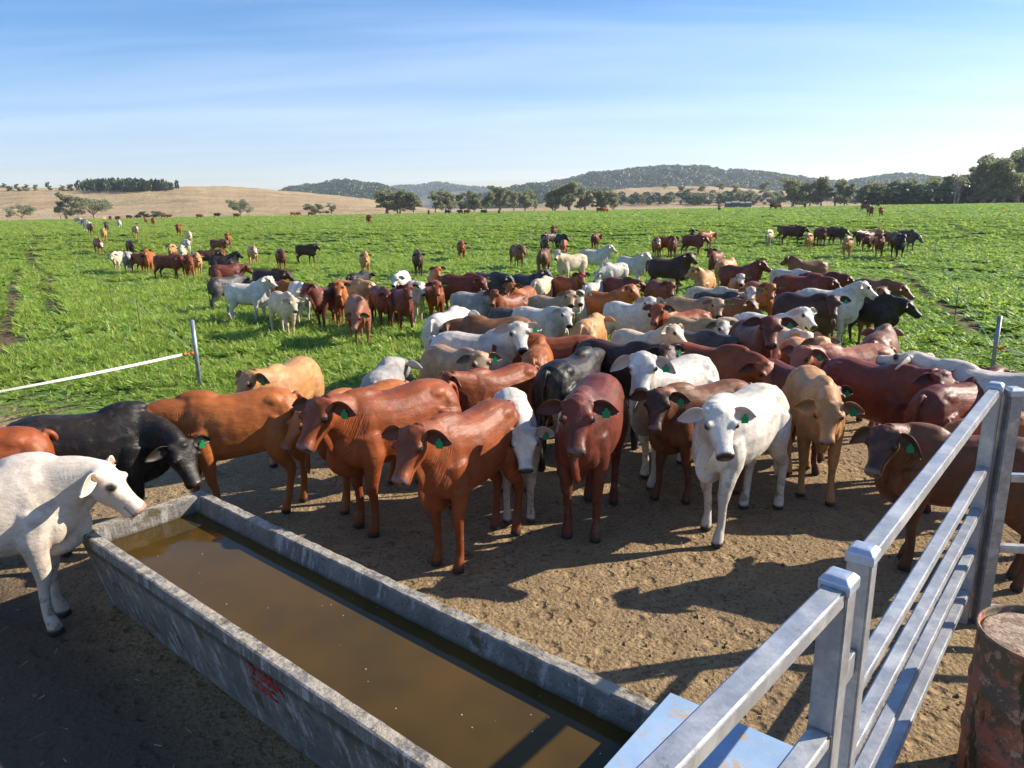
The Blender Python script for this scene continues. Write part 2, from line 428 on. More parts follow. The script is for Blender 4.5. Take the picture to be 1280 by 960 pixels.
def coat(name, base, alt=None, nose=(.03, .02, .018), face=None, leg=None, inner=None, var=.12, rough=.48):
    m = bpy.data.materials.new(name); m.use_nodes = True; nt = m.node_tree; N = nt.nodes; Lk = nt.links
    b = N['Principled BSDF']
    alt = alt or tuple(c*.62 for c in base); leg = leg or tuple(c*.72 for c in base); inner = inner or tuple(c*.28+.008 for c in base)  # default inner ear is darkened: shadow in the ear's hollow painted as colour
    tc = N.new('ShaderNodeTexCoord'); oi = N.new('ShaderNodeObjectInfo')
    off = N.new('ShaderNodeVectorMath'); off.operation = 'MULTIPLY_ADD'
    cmb = N.new('ShaderNodeCombineXYZ')
    for k in range(3): Lk.new(oi.outputs['Random'], cmb.inputs[k])
    off.inputs[1].default_value = (37, 53, 71); Lk.new(cmb.outputs[0], off.inputs[0]); Lk.new(tc.outputs['Object'], off.inputs[2])
    def noise(sc, det=3, r=.55, v=None):
        n = N.new('ShaderNodeTexNoise'); n.inputs['Scale'].default_value = sc; n.inputs['Detail'].default_value = det; n.inputs['Roughness'].default_value = r
        Lk.new(v or off.outputs[0], n.inputs['Vector']); return n
    def ramp(src, a, c):
        r = N.new('ShaderNodeMapRange'); r.inputs[1].default_value = a; r.inputs[2].default_value = c; r.interpolation_type = 'SMOOTHSTEP'; Lk.new(src, r.inputs[0]); return r.outputs[0]
    def mix(f, c1, c2):
        x = N.new('ShaderNodeMix'); x.data_type = 'RGBA'; x.clamp_factor = True
        if isinstance(f, float): x.inputs[0].default_value = f
        else: Lk.new(f, x.inputs[0])
        for i, c in ((6, c1), (7, c2)):
            if isinstance(c, tuple): x.inputs[i].default_value = (*c, 1)
            else: Lk.new(c, x.inputs[i])
        return x.outputs[2]
    def math_(op, a, c):
        x = N.new('ShaderNodeMath'); x.operation = op
        for i, v in enumerate((a, c)):
            if isinstance(v, (int, float)): x.inputs[i].default_value = v
            else: Lk.new(v, x.inputs[i])
        return x.outputs[0]
    big = noise(2.2, 4, .6)
    st0m = N.new('ShaderNodeMapping'); st0m.inputs['Location'].default_value = (13, 5, 9); Lk.new(off.outputs[0], st0m.inputs[0]); st0 = st0m.outputs[0]
    col = mix(ramp(big.outputs[0], .38, .66), base, alt); col = mix(math_('MULTIPLY', ramp(noise(5.5, 5, .65).outputs[0], .50, .68), .55), col, tuple(c*.5 for c in base)); col = mix(math_('MULTIPLY', ramp(noise(3.1, 4, .6, st0).outputs[0], .54, .7), .5), col, tuple(min(.9, c*1.35+.02) for c in base))
    st = N.new('ShaderNodeMapping'); st.inputs['Scale'].default_value = (14, 75, 34); Lk.new(off.outputs[0], st.inputs[0])
    fur = noise(1, 4, .65, st.outputs[0]); fine = noise(190, 2, .6); spk = noise(26, 4, .7)
    hs = N.new('ShaderNodeHueSaturation'); Lk.new(col, hs.inputs['Color'])
    v1 = math_("MULTIPLY_ADD", fur.outputs[0], .40)
    v1.node.inputs[2].default_value = .55
    v2 = math_('MULTIPLY_ADD', fine.outputs[0], .50); Lk.new(v1, v2.node.inputs[2])
    rv = math_('MULTIPLY_ADD', oi.outputs['Random'], var*2); rv.node.inputs[2].default_value = -var-.0; 
    v3 = math_('ADD', v2, rv); Lk.new(v3, hs.inputs['Value'])
    col = hs.outputs[0]
    mk = N.new('ShaderNodeVertexColor'); mk.layer_name = 'mask'; sp = N.new('ShaderNodeSeparateColor'); Lk.new(mk.outputs[0], sp.inputs[0])
    fd = N.new('ShaderNodeVertexColor'); fd.layer_name = 'fold'; sf = N.new('ShaderNodeSeparateColor'); Lk.new(fd.outputs[0], sf.inputs[0])
    lf = math_('MULTIPLY', mk.outputs[1], ramp(spk.outputs[0], .25, .6)); col = mix(lf, col, leg)
    if face:
        wf = math_('MULTIPLY', sf.outputs[2], ramp(noise(9, 3).outputs[0], .30, .50)); col = mix(wf, col, face)
    # dried mud and dung specks, thickest low down
    sz = N.new('ShaderNodeSeparateXYZ'); Lk.new(tc.outputs['Object'], sz.inputs[0])
    low = ramp(sz.outputs[2], .95, .15); dirt = math_('MULTIPLY', ramp(noise(13, 5, .7).outputs[0], .52, .66), math_('MULTIPLY_ADD', low, .5)); dirt.node.inputs[1].links[0].from_node.inputs[2].default_value = .22
    col = mix(dirt, col, (.13, .10, .065))
    ia = N.new('ShaderNodeAttribute'); ia.attribute_name = 'inner'
    col = mix(math_('MULTIPLY', ramp(noise(1.1, 3).outputs[0], .5, .7), .0), col, base)
    col = mix(ia.outputs['Fac'], col, inner)
    col = mix(sp.outputs[0], col, nose); col = mix(sp.outputs[2], col, (.012, .009, .008)); col = mix(sp.outputs[1], col, (.035, .030, .026))
    Lk.new(col, b.inputs['Base Color'])
    rg = math_('MULTIPLY_ADD', sp.outputs[0], -.25); rg.node.inputs[2].default_value = rough; Lk.new(rg, b.inputs['Roughness'])
    b.inputs['Specular IOR Level'].default_value = .30
    
    # bump: fur, muscle unevenness, neck folds
    wob = noise(7, 2)
    ph = math_('MULTIPLY_ADD', sf.outputs[0], 115.); Lk.new(math_('MULTIPLY', wob.outputs[0], 9.), ph.node.inputs[2])
    sn = N.new('ShaderNodeMath'); sn.operation = 'SINE'; Lk.new(ph, sn.inputs[0])
    fa = math_('MULTIPLY', sn.outputs[0], math_('MULTIPLY', sf.outputs[1], ramp(noise(4, 3).outputs[0], .42, .66)))
    h = math_('MULTIPLY', fa, .0034)
    h2 = math_('MULTIPLY_ADD', fur.outputs[0], .0050); Lk.new(h, h2.node.inputs[2])
    h3 = math_('MULTIPLY_ADD', spk.outputs[0], .0030); Lk.new(h2, h3.node.inputs[2])
    h4 = math_('MULTIPLY_ADD', noise(6, 1).outputs[0], .016); Lk.new(h3, h4.node.inputs[2])
    bp = N.new('ShaderNodeBump'); bp.inputs['Strength'].default_value = .85; bp.inputs['Distance'].default_value = 1.0; Lk.new(h4, bp.inputs['Height']); Lk.new(bp.outputs[0], b.inputs['Normal'])
    return m
# ---------------------------------------------------------------- ground sheet: dirt yard, crop soil, dry pasture
def polydist(X, Y, pl):
    d = np.full(X.shape, 1e9)
    for (a, b) in zip(pl[:-1], pl[1:]):
        ax, ay, bx, by = a[0], a[1], b[0], b[1]
        t = np.clip(((X-ax)*(bx-ax)+(Y-ay)*(by-ay))/((bx-ax)**2+(by-ay)**2+1e-9), 0, 1)
        d = np.minimum(d, np.hypot(X-ax-t*(bx-ax), Y-ay-t*(by-ay)))
    return d
def px_line(pts): return [tuple(on_ground(x, y, .1)[:2]) for x, y in pts]
TRACKS = [(px_line([(20, 280), (34, 284), (44, 290), (46, 302), (39, 318), (40, 328), (50, 336), (62, 345), (62, 352), (59, 366), (68, 383), (72, 396)]), .27),
          (px_line([(24, 338), (14, 362), (18, 374), (12, 392), (8, 412), (4, 430), (-6, 446)]), .30),
          (px_line([(1108, 318), (1130, 336), (1145, 356), (1166, 372), (1195, 388), (1215, 410)]), .30),
          (px_line([(1150, 268), (1180, 276), (1198, 284), (1215, 296)]), .5)]
def vnoise(X, Y, s, seed=0):
    out = np.zeros_like(X)
    r = np.random.default_rng(seed)
    for k in range(10):
        a = r.uniform(0, 2*PI); f = s*r.uniform(.5, 2.2); p = r.uniform(0, 6.28)
        out += np.sin((X*math.cos(a)+Y*math.sin(a))*f+p)
    return out/10
def crop_edge(X):
    return 11.2 + np.where(X < -3, -.9, 0)*np.clip((-X-3)/3, 0, 1) + .5*np.sin(X*.7) + .35*np.sin(X*2.3+1) + .2*np.sin(X*5.1)
def zone(X, Y):
    """1 inside the crop, 0 in the yard and beyond the far fence"""
    e = crop_edge(X) + .35*vnoise(X, Y, 3.1, 3)
    far = 203 + 3*np.sin(X*.03)
    z = np.clip((Y-e)/1.2+.5, 0, 1)*np.clip((far-Y)/3, 0, 1)
    return z
def bare(X, Y):
    t = np.zeros_like(X)
    for pl, wd in TRACKS:
        d = polydist(X, Y, pl) + .12*vnoise(X, Y, 4, 5)
        t = np.maximum(t, 1-np.clip((d-wd*.6)/(wd*.8), 0, 1))
    return t
ys = np.concatenate([np.arange(-6, 2, .25), np.arange(2, 13, .05), np.arange(13, 45, .25), np.geomspace(45, 4500, 80)])
nx = 400
us = np.sinh(np.linspace(-4, 4, nx))/math.sinh(4)
gx = []
for y in ys:
    wd = 7 + max(0, y)*1.6; gx.append(us*wd*1.0 if y > 300 else np.linspace(-1, 1, nx)*wd)
GX = np.array(gx); GY = np.repeat(ys[:, None], nx, 1)
GZ = gzv(GX, GY)
near = np.clip(1-(GY-11)/3, 0, 1)
GZ += near*(.018*vnoise(GX, GY, 2.2, 11) + .010*vnoise(GX, GY, 7, 12) + .006*vnoise(GX, GY, 19, 13))
V = np.stack([GX, GY, GZ], -1).reshape(-1, 3)
NYY = len(ys)
F = [(i*nx+j, i*nx+j+1, (i+1)*nx+j+1, (i+1)*nx+j) for i in range(NYY-1) for j in range(nx-1)]
m = NT('ground')
co = m.co('Object')
at = m.n('ShaderNodeVertexColor', layer_name='zone'); sp = m.n('ShaderNodeSeparateColor'); m.l(at.outputs[0], sp.inputs[0])
big, mid, fin, gr = m.noise(co, .9, 4), m.noise(co, 5, 5, .65), m.noise(co, 28, 5, .7), m.noise(co, 110, 3, .7)
vor = m.n('ShaderNodeTexVoronoi'); vor.inputs['Scale'].default_value = 30; m.l(co, vor.inputs[0])
dirt = m.mix(m.ramp(mid, .35, .65), (.27, .185, .095), (.36, .255, .135))
dirt = m.mix(m.ramp(big, .45, .62), dirt, (.27, .190, .105))
dirt = m.mix(m.ramp(fin, .50, .64), dirt, (.15, .10, .055))
dirt = m.mix(m.ramp(gr, .56, .70), dirt, (.38, .28, .16))
dirt = m.mix(m.ramp(m.noise(co, 17, 6, .75), .62, .70), dirt, (.075, .050, .028))
dung = m.ramp(m.noise(co, 1.6, 5, .7), .60, .68)
dirt = m.mix(m.math('MULTIPLY', dung, .75), dirt, (.10, .066, .035))
soil = m.mix(m.ramp(mid, .4, .6), (.06, .10, .022), (.10, .155, .038))
soil = m.mix(m.ramp(m.noise(co, .05, 4), .4, .62), soil, (.11, .16, .05))
track = m.mix(m.ramp(fin, .4, .6), (.17, .12, .07), (.09, .06, .035))
dry = m.mix(m.ramp(m.noise(co, .02, 5), .35, .65), (.40, .30, .17), (.30, .21, .12))
dry = m.mix(m.ramp(m.noise(m.co('Object', (.02, .2, 1)), 1, 5, .7), .5, .66), dry, (.46, .36, .22))
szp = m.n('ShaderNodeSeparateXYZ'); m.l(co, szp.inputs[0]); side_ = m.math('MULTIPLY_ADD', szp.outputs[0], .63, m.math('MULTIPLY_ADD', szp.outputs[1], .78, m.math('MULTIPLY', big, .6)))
trough_shade = m.math('MULTIPLY', m.ramp(side_, 2.3, 1.7), .85); dirt = m.mix(trough_shade, dirt, (.075, .058, .042))  # shade on the near-left side of the trough, painted into the dirt colour
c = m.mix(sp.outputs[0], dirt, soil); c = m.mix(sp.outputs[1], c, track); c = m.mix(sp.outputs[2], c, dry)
h = m.math('MULTIPLY', mid, .06); h = m.math('MULTIPLY_ADD', fin, .032, h); h = m.math('MULTIPLY_ADD', gr, .008, h); vo2 = m.n('ShaderNodeTexVoronoi'); vo2.inputs['Scale'].default_value = 6.5; m.l(co, vo2.inputs[0]); h = m.math('MULTIPLY_ADD', m.ramp(vo2.outputs[0], .18, .40), .035, h); h = m.math('MULTIPLY_ADD', vor.outputs[0], -.014, h)
m.b.inputs['Specular IOR Level'].default_value = .15
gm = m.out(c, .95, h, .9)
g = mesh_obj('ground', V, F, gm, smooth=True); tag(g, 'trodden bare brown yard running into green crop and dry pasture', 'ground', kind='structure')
zc = np.zeros((len(V), 4), np.float32); zc[:, 0] = zone(GX, GY).ravel(); zc[:, 1] = (bare(GX, GY)*(zone(GX, GY) > .3)).ravel(); zc[:, 2] = np.clip((GY.ravel()-200)/6, 0, 1)
a = g.data.color_attributes.new('zone', 'FLOAT_COLOR', 'POINT'); a.data.foreach_set('color', zc.ravel())

# ---------------------------------------------------------------- loose clods, dung crumbs and straw on the yard
V, F = [], []
for k in range(7000):
    y = rng.uniform(2.2, 11.5); x = rng.uniform(-.8, .8)*y*1.0
    if k % 3 == 0: x, y = rng.normal(1.2, 1.6), abs(rng.normal(4.5, 1.3))+.8
    r = float(np.clip(rng.lognormal(-5.05, .5), .003, .028)); b = len(V); z0 = gz(x, y)
    for dx, dy, dz in ((1, 0, 0), (0, 1, 0), (-1, 0, 0), (0, -1, 0), (0, 0, 1), (0, 0, -1)):
        q = rng.uniform(.6, 1.2); V.append((x+dx*r*q, y+dy*r*q, z0+dz*r*q*.7))
    F += [(b, b+1, b+4), (b+1, b+2, b+4), (b+2, b+3, b+4), (b+3, b, b+4), (b+1, b, b+5), (b+2, b+1, b+5), (b+3, b+2, b+5), (b, b+3, b+5)]
m = NT('clod'); co = m.co(); cl = mesh_obj('dirt_clods', V, F, m.out(m.mix(m.ramp(m.noise(co, 9, 3), .35, .65), (.075, .05, .028), (.25, .175, .10)), .95))
tag(cl, 'loose clods and dung crumbs scattered over the bare yard', 'clods', kind='stuff')
V, F = [], []
for k in range(600):
    y = rng.uniform(3, 12); x = rng.uniform(-.8, .8)*y; a = rng.uniform(0, PI); L = rng.uniform(.012, .045); ww = .0018; z0 = gz(x, y)+.014+rng.uniform(0, .02)
    dx, dy = math.cos(a)*L, math.sin(a)*L; b = len(V)
    V += [(x-dx-dy*ww/L, y-dy+dx*ww/L, z0), (x-dx+dy*ww/L, y-dy-dx*ww/L, z0+.002), (x+dx+dy*ww/L, y+dy-dx*ww/L, z0+rng.uniform(0, .01)), (x+dx-dy*ww/L, y+dy+dx*ww/L, z0+.006)]
    F.append((b, b+1, b+2, b+3))
m = NT('straw'); st = mesh_obj('straw_bits', V, F, m.out((.42, .33, .17), .8)); tag(st, 'short dry straw pieces lying on the bare yard', 'straw', kind='stuff')

# ---------------------------------------------------------------- the green forage crop
def leafmat(name, c1, c2, c3, trans=.35):
    m = NT(name); oi = m.n('ShaderNodeObjectInfo').outputs['Random']
    geo = m.n('ShaderNodeNewGeometry').outputs['Random Per Island']
    c = m.mix(oi, c1, c2); c = m.mix(m.ramp(geo, .75, 1.), c, c3)
    m.out(c, .5); m.b.inputs['Specular IOR Level'].default_value = .35
    tr = m.n('ShaderNodeBsdfTranslucent'); hs = m.n('ShaderNodeHueSaturation'); hs.inputs['Value'].default_value = 1.5; hs.inputs['Hue'].default_value = .485; m.l(c, hs.inputs['Color']); m.l(hs.outputs[0], tr.inputs[0])
    mx = m.n('ShaderNodeMixShader'); mx.inputs[0].default_value = trans; m.l(m.b.outputs[0], mx.inputs[1]); m.l(tr.outputs[0], mx.inputs[2]); m.l(mx.outputs[0], m.t.nodes['Material Output'].inputs[0])
    return m.m
leafA = leafmat('crop_blade', (.20, .31, .034), (.29, .40, .055), (.44, .47, .17), .42)
leafB = leafmat('crop_leaf', (.145, .285, .030), (.23, .385, .048), (.40, .47, .15), .42)
def tuft(kind, seed):
    r = random.Random(seed); V, F = [], []
    n = 16 if kind == 'blade' else 11
    for k in range(n):
        a = r.uniform(0, 2*PI); d = r.uniform(0, .07); bx, by = d*math.cos(a*1.7), d*math.sin(a*1.7)
        L = r.uniform(.55, 1.)*(.30 if kind == 'blade' else .23); lean = r.uniform(.15, .75) if kind == 'blade' else r.uniform(.35, 1.0)
        wd = r.uniform(.006, .010) if kind == 'blade' else r.uniform(.022, .036)
        tw = r.uniform(-.6, .6); b = len(V); ns = 4
        for i in range(ns):
            t = i/(ns-1)
            rr = L*(lean*t + .35*t*t*lean); z = L*(t - .35*lean*t*t)
            ww = wd*((1-t)**.6 if kind == 'blade' else math.sin(PI*min(.97, .12+.82*t))) + .0008
            cx, cy = bx+math.cos(a)*rr, by+math.sin(a)*rr; sx, sy = -math.sin(a+tw*t), math.cos(a+tw*t)
            V += [(cx-sx*ww, cy-sy*ww, z + (0 if kind == 'blade' else .006)), (cx+sx*ww, cy+sy*ww, z)]
        for i in range(ns-1): F.append((b+2*i, b+2*i+1, b+2*i+3, b+2*i+2))
    me = bpy.data.meshes.new('crop_'+kind); me.from_pydata(V, [], F); me.materials.append(leafA if kind == 'blade' else leafB); me.update(); return me
TB = [tuft('blade', i) for i in range(4)]; TL = [tuft('leaf', 20+i) for i in range(4)]
P, S, RZ, kd = [], [], [], []
for (y0, y1, dens, sw, sh) in ((9.5, 16, 95, 1.15, 1.02), (16, 27, 42, 1.6, 1.1), (27, 48, 14, 2.5, 1.15), (48, 90, 4.2, 4.0, 1.25), (90, 206, .75, 9.0, 1.7)):
    area = (.79*(y0+y1)+2)*(y1-y0)
    n = int(area*dens)
    y = y0+(y1-y0)*np.sqrt(rng.uniform((y0/y1)**2, 1, n))*1.0; y = np.sqrt(rng.uniform(y0*y0, y1*y1, n)); x = rng.uniform(-1, 1, n)*(.79*y+1)
    z = zone(x, y); bt = bare(x, y)
    cl = vnoise(x, y, 1.3, 21)+.6*vnoise(x, y, 4., 22) + .5*vnoise(x, y, .25, 23)
    keep = (rng.uniform(0, 1, n) < z*(1-bt)*np.clip(.72+cl*1.1, .18, 1)) & (y < 204)
    x, y, z, cl = x[keep], y[keep], z[keep], cl[keep]
    tramp = np.clip((y-10.2)/4.5, .38, 1); hgt = sh*(.62+.5*np.clip(cl+.5, 0, 1.3))*rng.uniform(.75, 1.25, len(x))*tramp
    wd = sw*rng.uniform(.75, 1.25, len(x))
    P.append(np.stack([x, y, gzv(x, y)-.01], 1)); S.append(np.stack([wd, wd, hgt], 1)); RZ.append(rng.uniform(0, 6.28, len(x)))
    kd.append(rng.uniform(0, 1, len(x)) < np.clip(.66+x/(y*1.3)+.5*vnoise(x, y, .3, 31), .28, .92))
P = np.concatenate(P); S = np.concatenate(S); RZ = np.concatenate(RZ); kd = np.concatenate(kd)
o = scatter('grass', P[~kd], S[~kd], RZ[~kd], TB); tag(o, 'bright green narrow bladed forage grass growing across the field', 'grass', kind='stuff')
o = scatter('leafy_crop', P[kd], S[kd], RZ[kd], TL); tag(o, 'bright green broad leaved forage crop growing among the grass', 'crop', kind='stuff')
print('crop tufts', len(P))

# ---------------------------------------------------------------- hills
def hz(x): return 259+(640-x)*.01745           # true horizon row at column x
def hill(name, D, wid, sky_pts, mat, label, steps=90, base=1.3, kind='structure', rough=1.):
    xs = [p[0] for p in sky_pts]; yy = [p[1] for p in sky_pts]
    pxs = np.linspace(xs[0], xs[-1], 150); sk = np.interp(pxs, xs, yy)
    sk = sk + .25*np.sin(pxs*.13+D)+.2*np.sin(pxs*.37+D*.3)
    V = []; rows = []
    for k in range(steps):
        t = k/(steps-1)                       # 0 front foot .. crest at .6 .. 1 back foot
        d = D - wid + t*wid*1.7
        prof = math.sin(min(1, t/.59)*PI/2)**1.3 if t <= .59 else math.cos((t-.59)/.41*PI/2)
        for i, p in enumerate(pxs):
            X = (p-640)/FPX*d*.971; Hh = (hz(p)-sk[i])/FPX*D*.943 + CAMH - base
            bump = (math.sin(X*.013+d*.011)+math.sin(X*.031-d*.023+2)+.6*math.sin(X*.07+d*.05))*Hh*.045*math.sin(PI*min(1, t/.59))
            V.append((X, d, base - .4 + (Hh+.4)*prof + bump*rough))
    n = len(pxs); F = [(k*n+i, k*n+i+1, (k+1)*n+i+1, (k+1)*n+i) for k in range(steps-1) for i in range(n-1)]
    o = mesh_obj(name, V, F, mat, smooth=True); tag(o, label, 'hill', kind=kind); return o, np.array(V).reshape(steps, n, 3)
m = NT('dry_hill_grass'); co = m.co('Object')
s1 = m.noise(m.co('Object', (.006, .03, .25)), 1, 6, .7, .6); s2 = m.noise(co, .09, 5, .7)
c = m.mix(m.ramp(s1, .40, .60), (.40, .285, .145), (.29, .20, .10)); c = m.mix(m.ramp(s2, .48, .66), c, (.45, .335, .19)); c = m.mix(m.ramp(m.noise(co, .03, 5, .65), .56, .68), c, (.24, .18, .10))
c = m.mix(m.ramp(m.noise(co, .5, 3, .7), .60, .70), c, (.17, .14, .075))
dryhill = m.out(c, .95, m.noise(co, .4, 5, .7), .6, 2.)
m = NT('forest_floor'); co = m.co('Object')
c = m.mix(m.ramp(m.noise(co, .03, 5), .4, .6), (.055, .065, .030), (.11, .095, .055)); foresthill = m.out(c, .95)
A_, AV = hill('dry_hill', 640, 300, [(-260, 243), (-60, 240), (0, 238.5), (60, 237), (105, 236), (160, 235.5), (215, 234.5), (250, 233.5), (300, 235), (360, 239), (410, 243.5), (460, 248), (520, 258), (560, 263)], dryhill, 'long pale dry grass hill behind the crop on the left')
E_, EV_ = hill('dry_slope', 820, 380, [(650, 262), (690, 252), (740, 242), (790, 236.5), (840, 234), (880, 233), (920, 235), (960, 238), (1040, 243), (1100, 247), (1180, 246), (1300, 244)], dryhill, 'dry tan slope dotted with gums below the main forested hill')
B_, BV = hill('wooded_hill', 1700, 500, [(330, 256), (370, 240), (400, 238), (425, 232.5), (436, 232), (460, 236), (480, 238), (505, 246), (530, 256)], foresthill, 'small dark wooded hill rising behind the dry hill')
C2_, CV2 = hill('blue_hill', 3300, 700, [(450, 252), (500, 238), (525, 237), (548, 233.5), (565, 235), (590, 239), (610, 240), (640, 244), (700, 238), (760, 240)], foresthill, 'distant blue wooded hills on the skyline left of centre')
F2_, FV2 = hill('low_wooded_ridge', 1500, 420, [(590, 256), (625, 247), (650, 241), (668, 238), (700, 238), (740, 242), (800, 240)], foresthill, 'low wooded ridge behind the long line of gums')
D_, DV = hill('forested_hill', 1900, 650, [(640, 250), (690, 237.0), (712, 232.0), (740, 225.0), (780, 221.0), (812, 217.0), (840, 215.5), (870, 215.5), (888, 218.0), (905, 222.5), (930, 221.0), (955, 223.0), (990, 228.0), (1030, 233.0), (1060, 234.0), (1085, 230.0), (1115, 226.0), (1150, 226.0), (1190, 232.0), (1290, 236.0)], foresthill, 'long dark forested hill along the skyline right of centre')

# ---------------------------------------------------------------- trees
def barkmat():
    m = NT('gum_bark'); co = m.co(); return m.out(m.mix(m.ramp(m.noise(co, 1.5, 4), .4, .6), (.42, .37, .30), (.20, .16, .12)), .9)
bark = barkmat()
gumleaf = leafmat('gum_leaf', (.15, .18, .085), (.22, .245, .13), (.30, .31, .18), .42)
hillleaf = leafmat('hill_leaf', (.035, .070, .030), (.060, .095, .040), (.085, .115, .05), .1)
darkleaf = leafmat('pine_leaf', (.035, .055, .025), (.055, .075, .033), (.08, .09, .04), .12)
bushleaf = leafmat('bush_leaf', (.06, .11, .03), (.09, .14, .045), (.14, .17, .07), .2)
def tube_pts(V, F, a, b, r0, r1, n=6):
    a, b = np.array(a, float), np.array(b, float); t = nrm(b-a); s = nrm(np.cross(t, A(.3, .9, .1))); u = np.cross(t, s); k = len(V)
    for p, r in ((a, r0), (b, r1)):
        for i in range(n):
            q = 2*PI*i/n; V.append(tuple(p+s*r*math.cos(q)+u*r*math.sin(q)))
    F += [(k+i, k+(i+1) % n, k+n+(i+1) % n, k+n+i) for i in range(n)]
def tree_meshes(seed, h, spread, kind='gum', trunks=1, leaf=.42, dens=1.0):
    r = random.Random(seed); TV, TF, LV, LF = [], [], [], []
    ends = []
    for tr in range(trunks):
        bx, by = r.uniform(-.2, .2)*spread*(trunks > 1), r.uniform(-.2, .2)*spread*(trunks > 1)
        p = A(bx, by, -.3); hh = h*r.uniform(.85, 1)*(1 if kind != 'bush' else .9); rad = h*.028
        ft = {'gum': .16, 'broad': .22, 'bush': .08, 'pine': .15, 'bare': .3}[kind]
        q = A(bx+r.uniform(-.05, .05)*h, by+r.uniform(-.05, .05)*h, hh*ft); tube_pts(TV, TF, p, q, rad*1.3, rad)
        nl = {'gum': 9, 'broad': 9, 'bush': 8, 'pine': 7, 'bare': 9}[kind]
        lead = q
        for k in range(nl):
            a = r.uniform(0, 2*PI) if k else 0
            t = (k+.5)/nl
            if kind == 'broad': o = A(math.cos(a)*spread*r.uniform(.3, 1.), math.sin(a)*spread*r.uniform(.3, 1.), hh*r.uniform(.45, .88))
            elif kind == 'pine': o = A(math.cos(a)*spread*(1-t)*.7, math.sin(a)*spread*(1-t)*.7, hh*(.2+.75*t))
            else: o = A(math.cos(a)*spread*r.uniform(.15, .85)*(1.15-.5*t), math.sin(a)*spread*r.uniform(.15, .85)*(1.15-.5*t), hh*(.24+.68*t+r.uniform(-.05, .05)))
            o = o + A(bx, by, 0); st = q if kind != 'pine' else A(bx, by, o[2]*.9)
            mid = (st+o)/2 + A(r.uniform(-.05, .05), r.uniform(-.05, .05), .05)*h
            tube_pts(TV, TF, st, mid, rad*.6, rad*.38, 5); tube_pts(TV, TF, mid, o, rad*.38, rad*.12, 5)
            for z in range(3):
                e = o + A(r.gauss(0, 1), r.gauss(0, 1), r.gauss(0, .7))*spread*.24; tube_pts(TV, TF, mid if z == 0 else o, e, rad*.2, rad*.06, 4)
                ends.append((e, spread*r.uniform(.20, .36)))
            ends.append((o, spread*r.uniform(.25, .40)))
    if kind != 'bare':
        for (e, R_) in ends:
            n = int(95*dens)
            for k in range(n):
                d = A(r.gauss(0, 1), r.gauss(0, 1), r.gauss(0, 1)); d = d/np.linalg.norm(d)*R_*(r.uniform(.2, 1)**.5); d[2] *= .72
                c = e+d; n1_ = nrm(A(r.gauss(0, 1), r.gauss(0, 1), r.gauss(0, 1))); n2_ = nrm(np.cross(n1_, A(r.gauss(0, 1), r.gauss(0, 1), .5))); s_ = leaf*r.uniform(.4, 1.)*.5; b = len(LV)
                LV += [tuple(c+n1_*s_), tuple(c+n2_*s_*.6), tuple(c-n1_*s_), tuple(c-n2_*s_*.6)]; LF.append((b, b+1, b+2, b+3))
    return (TV, TF), (LV, LF)
TREECACHE = {}
def tree(x, y, h, spread, kind, seed, label, group, cat='tree', z=None, leafm=None, name=None, trunks=1, width=None):
    key = (kind, seed, trunks)
    if key not in TREECACHE:
        (a, b), (c, d) = tree_meshes(seed, 10, 10*.36 if kind in ('gum', 'bush') else (10*.55 if kind == 'broad' else 10*.28), kind, trunks, .80, 1.0)
        tm = bpy.data.meshes.new('trunk'); tm.from_pydata(a, [], b); tm.materials.append(bark); tm.update()
        lm = None
        if c: lm = bpy.data.meshes.new('crown'); lm.from_pydata(c, [], d); lm.materials.append(leafm or gumleaf); lm.update()
        TREECACHE[key] = (tm, lm)
    tm, lm = TREECACHE[key]
    base_sp = {'gum': .36, 'bush': .36, 'broad': .55, 'pine': .28, 'bare': .28}[kind]*10
    o = empty(name or 'gum_tree', (x, y, (gz(x, y) if z is None else z)-.1), random.uniform(0, 6.28)); sx = spread/base_sp; o.scale = (sx, sx, h/10)
    tag(o, label, cat, group)
    a = bpy.data.objects.new('trunk', tm); C.objects.link(a); a.parent = o
    if lm: b = bpy.data.objects.new('crown', lm); C.objects.link(b); b.parent = o
    return o
def on_surface(VV, px, py):
    """nearest point of a hill grid that appears at a photo pixel"""
    P = VV.reshape(-1, 3); M_ = np.array(CR.transposed()); q = (P-np.array(CAMP))@M_.T
    u = 640+FPX*q[:, 0]/-q[:, 2]; v = 480-FPX*q[:, 1]/-q[:, 2]
    k = np.argmin((u-px)**2+(v-py)**2*4+ (P[:, 1]-P[:, 1].min())*.002); return P[k]
ORD = ['first', 'second', 'third', 'fourth', 'fifth', 'sixth', 'seventh', 'eighth', 'ninth', 'tenth', 'eleventh', 'twelfth', 'thirteenth', 'fourteenth', 'fifteenth', 'sixteenth']
def flat_tree(px, top, bot, wpx, kind, seed, label, group, D=300, **k):
    d = D; x = (px-640)/FPX*d*.971; h = (bot-top)/954*d; return tree(x, d, h, wpx/2/FPX*d, kind, seed, label, group, **k)
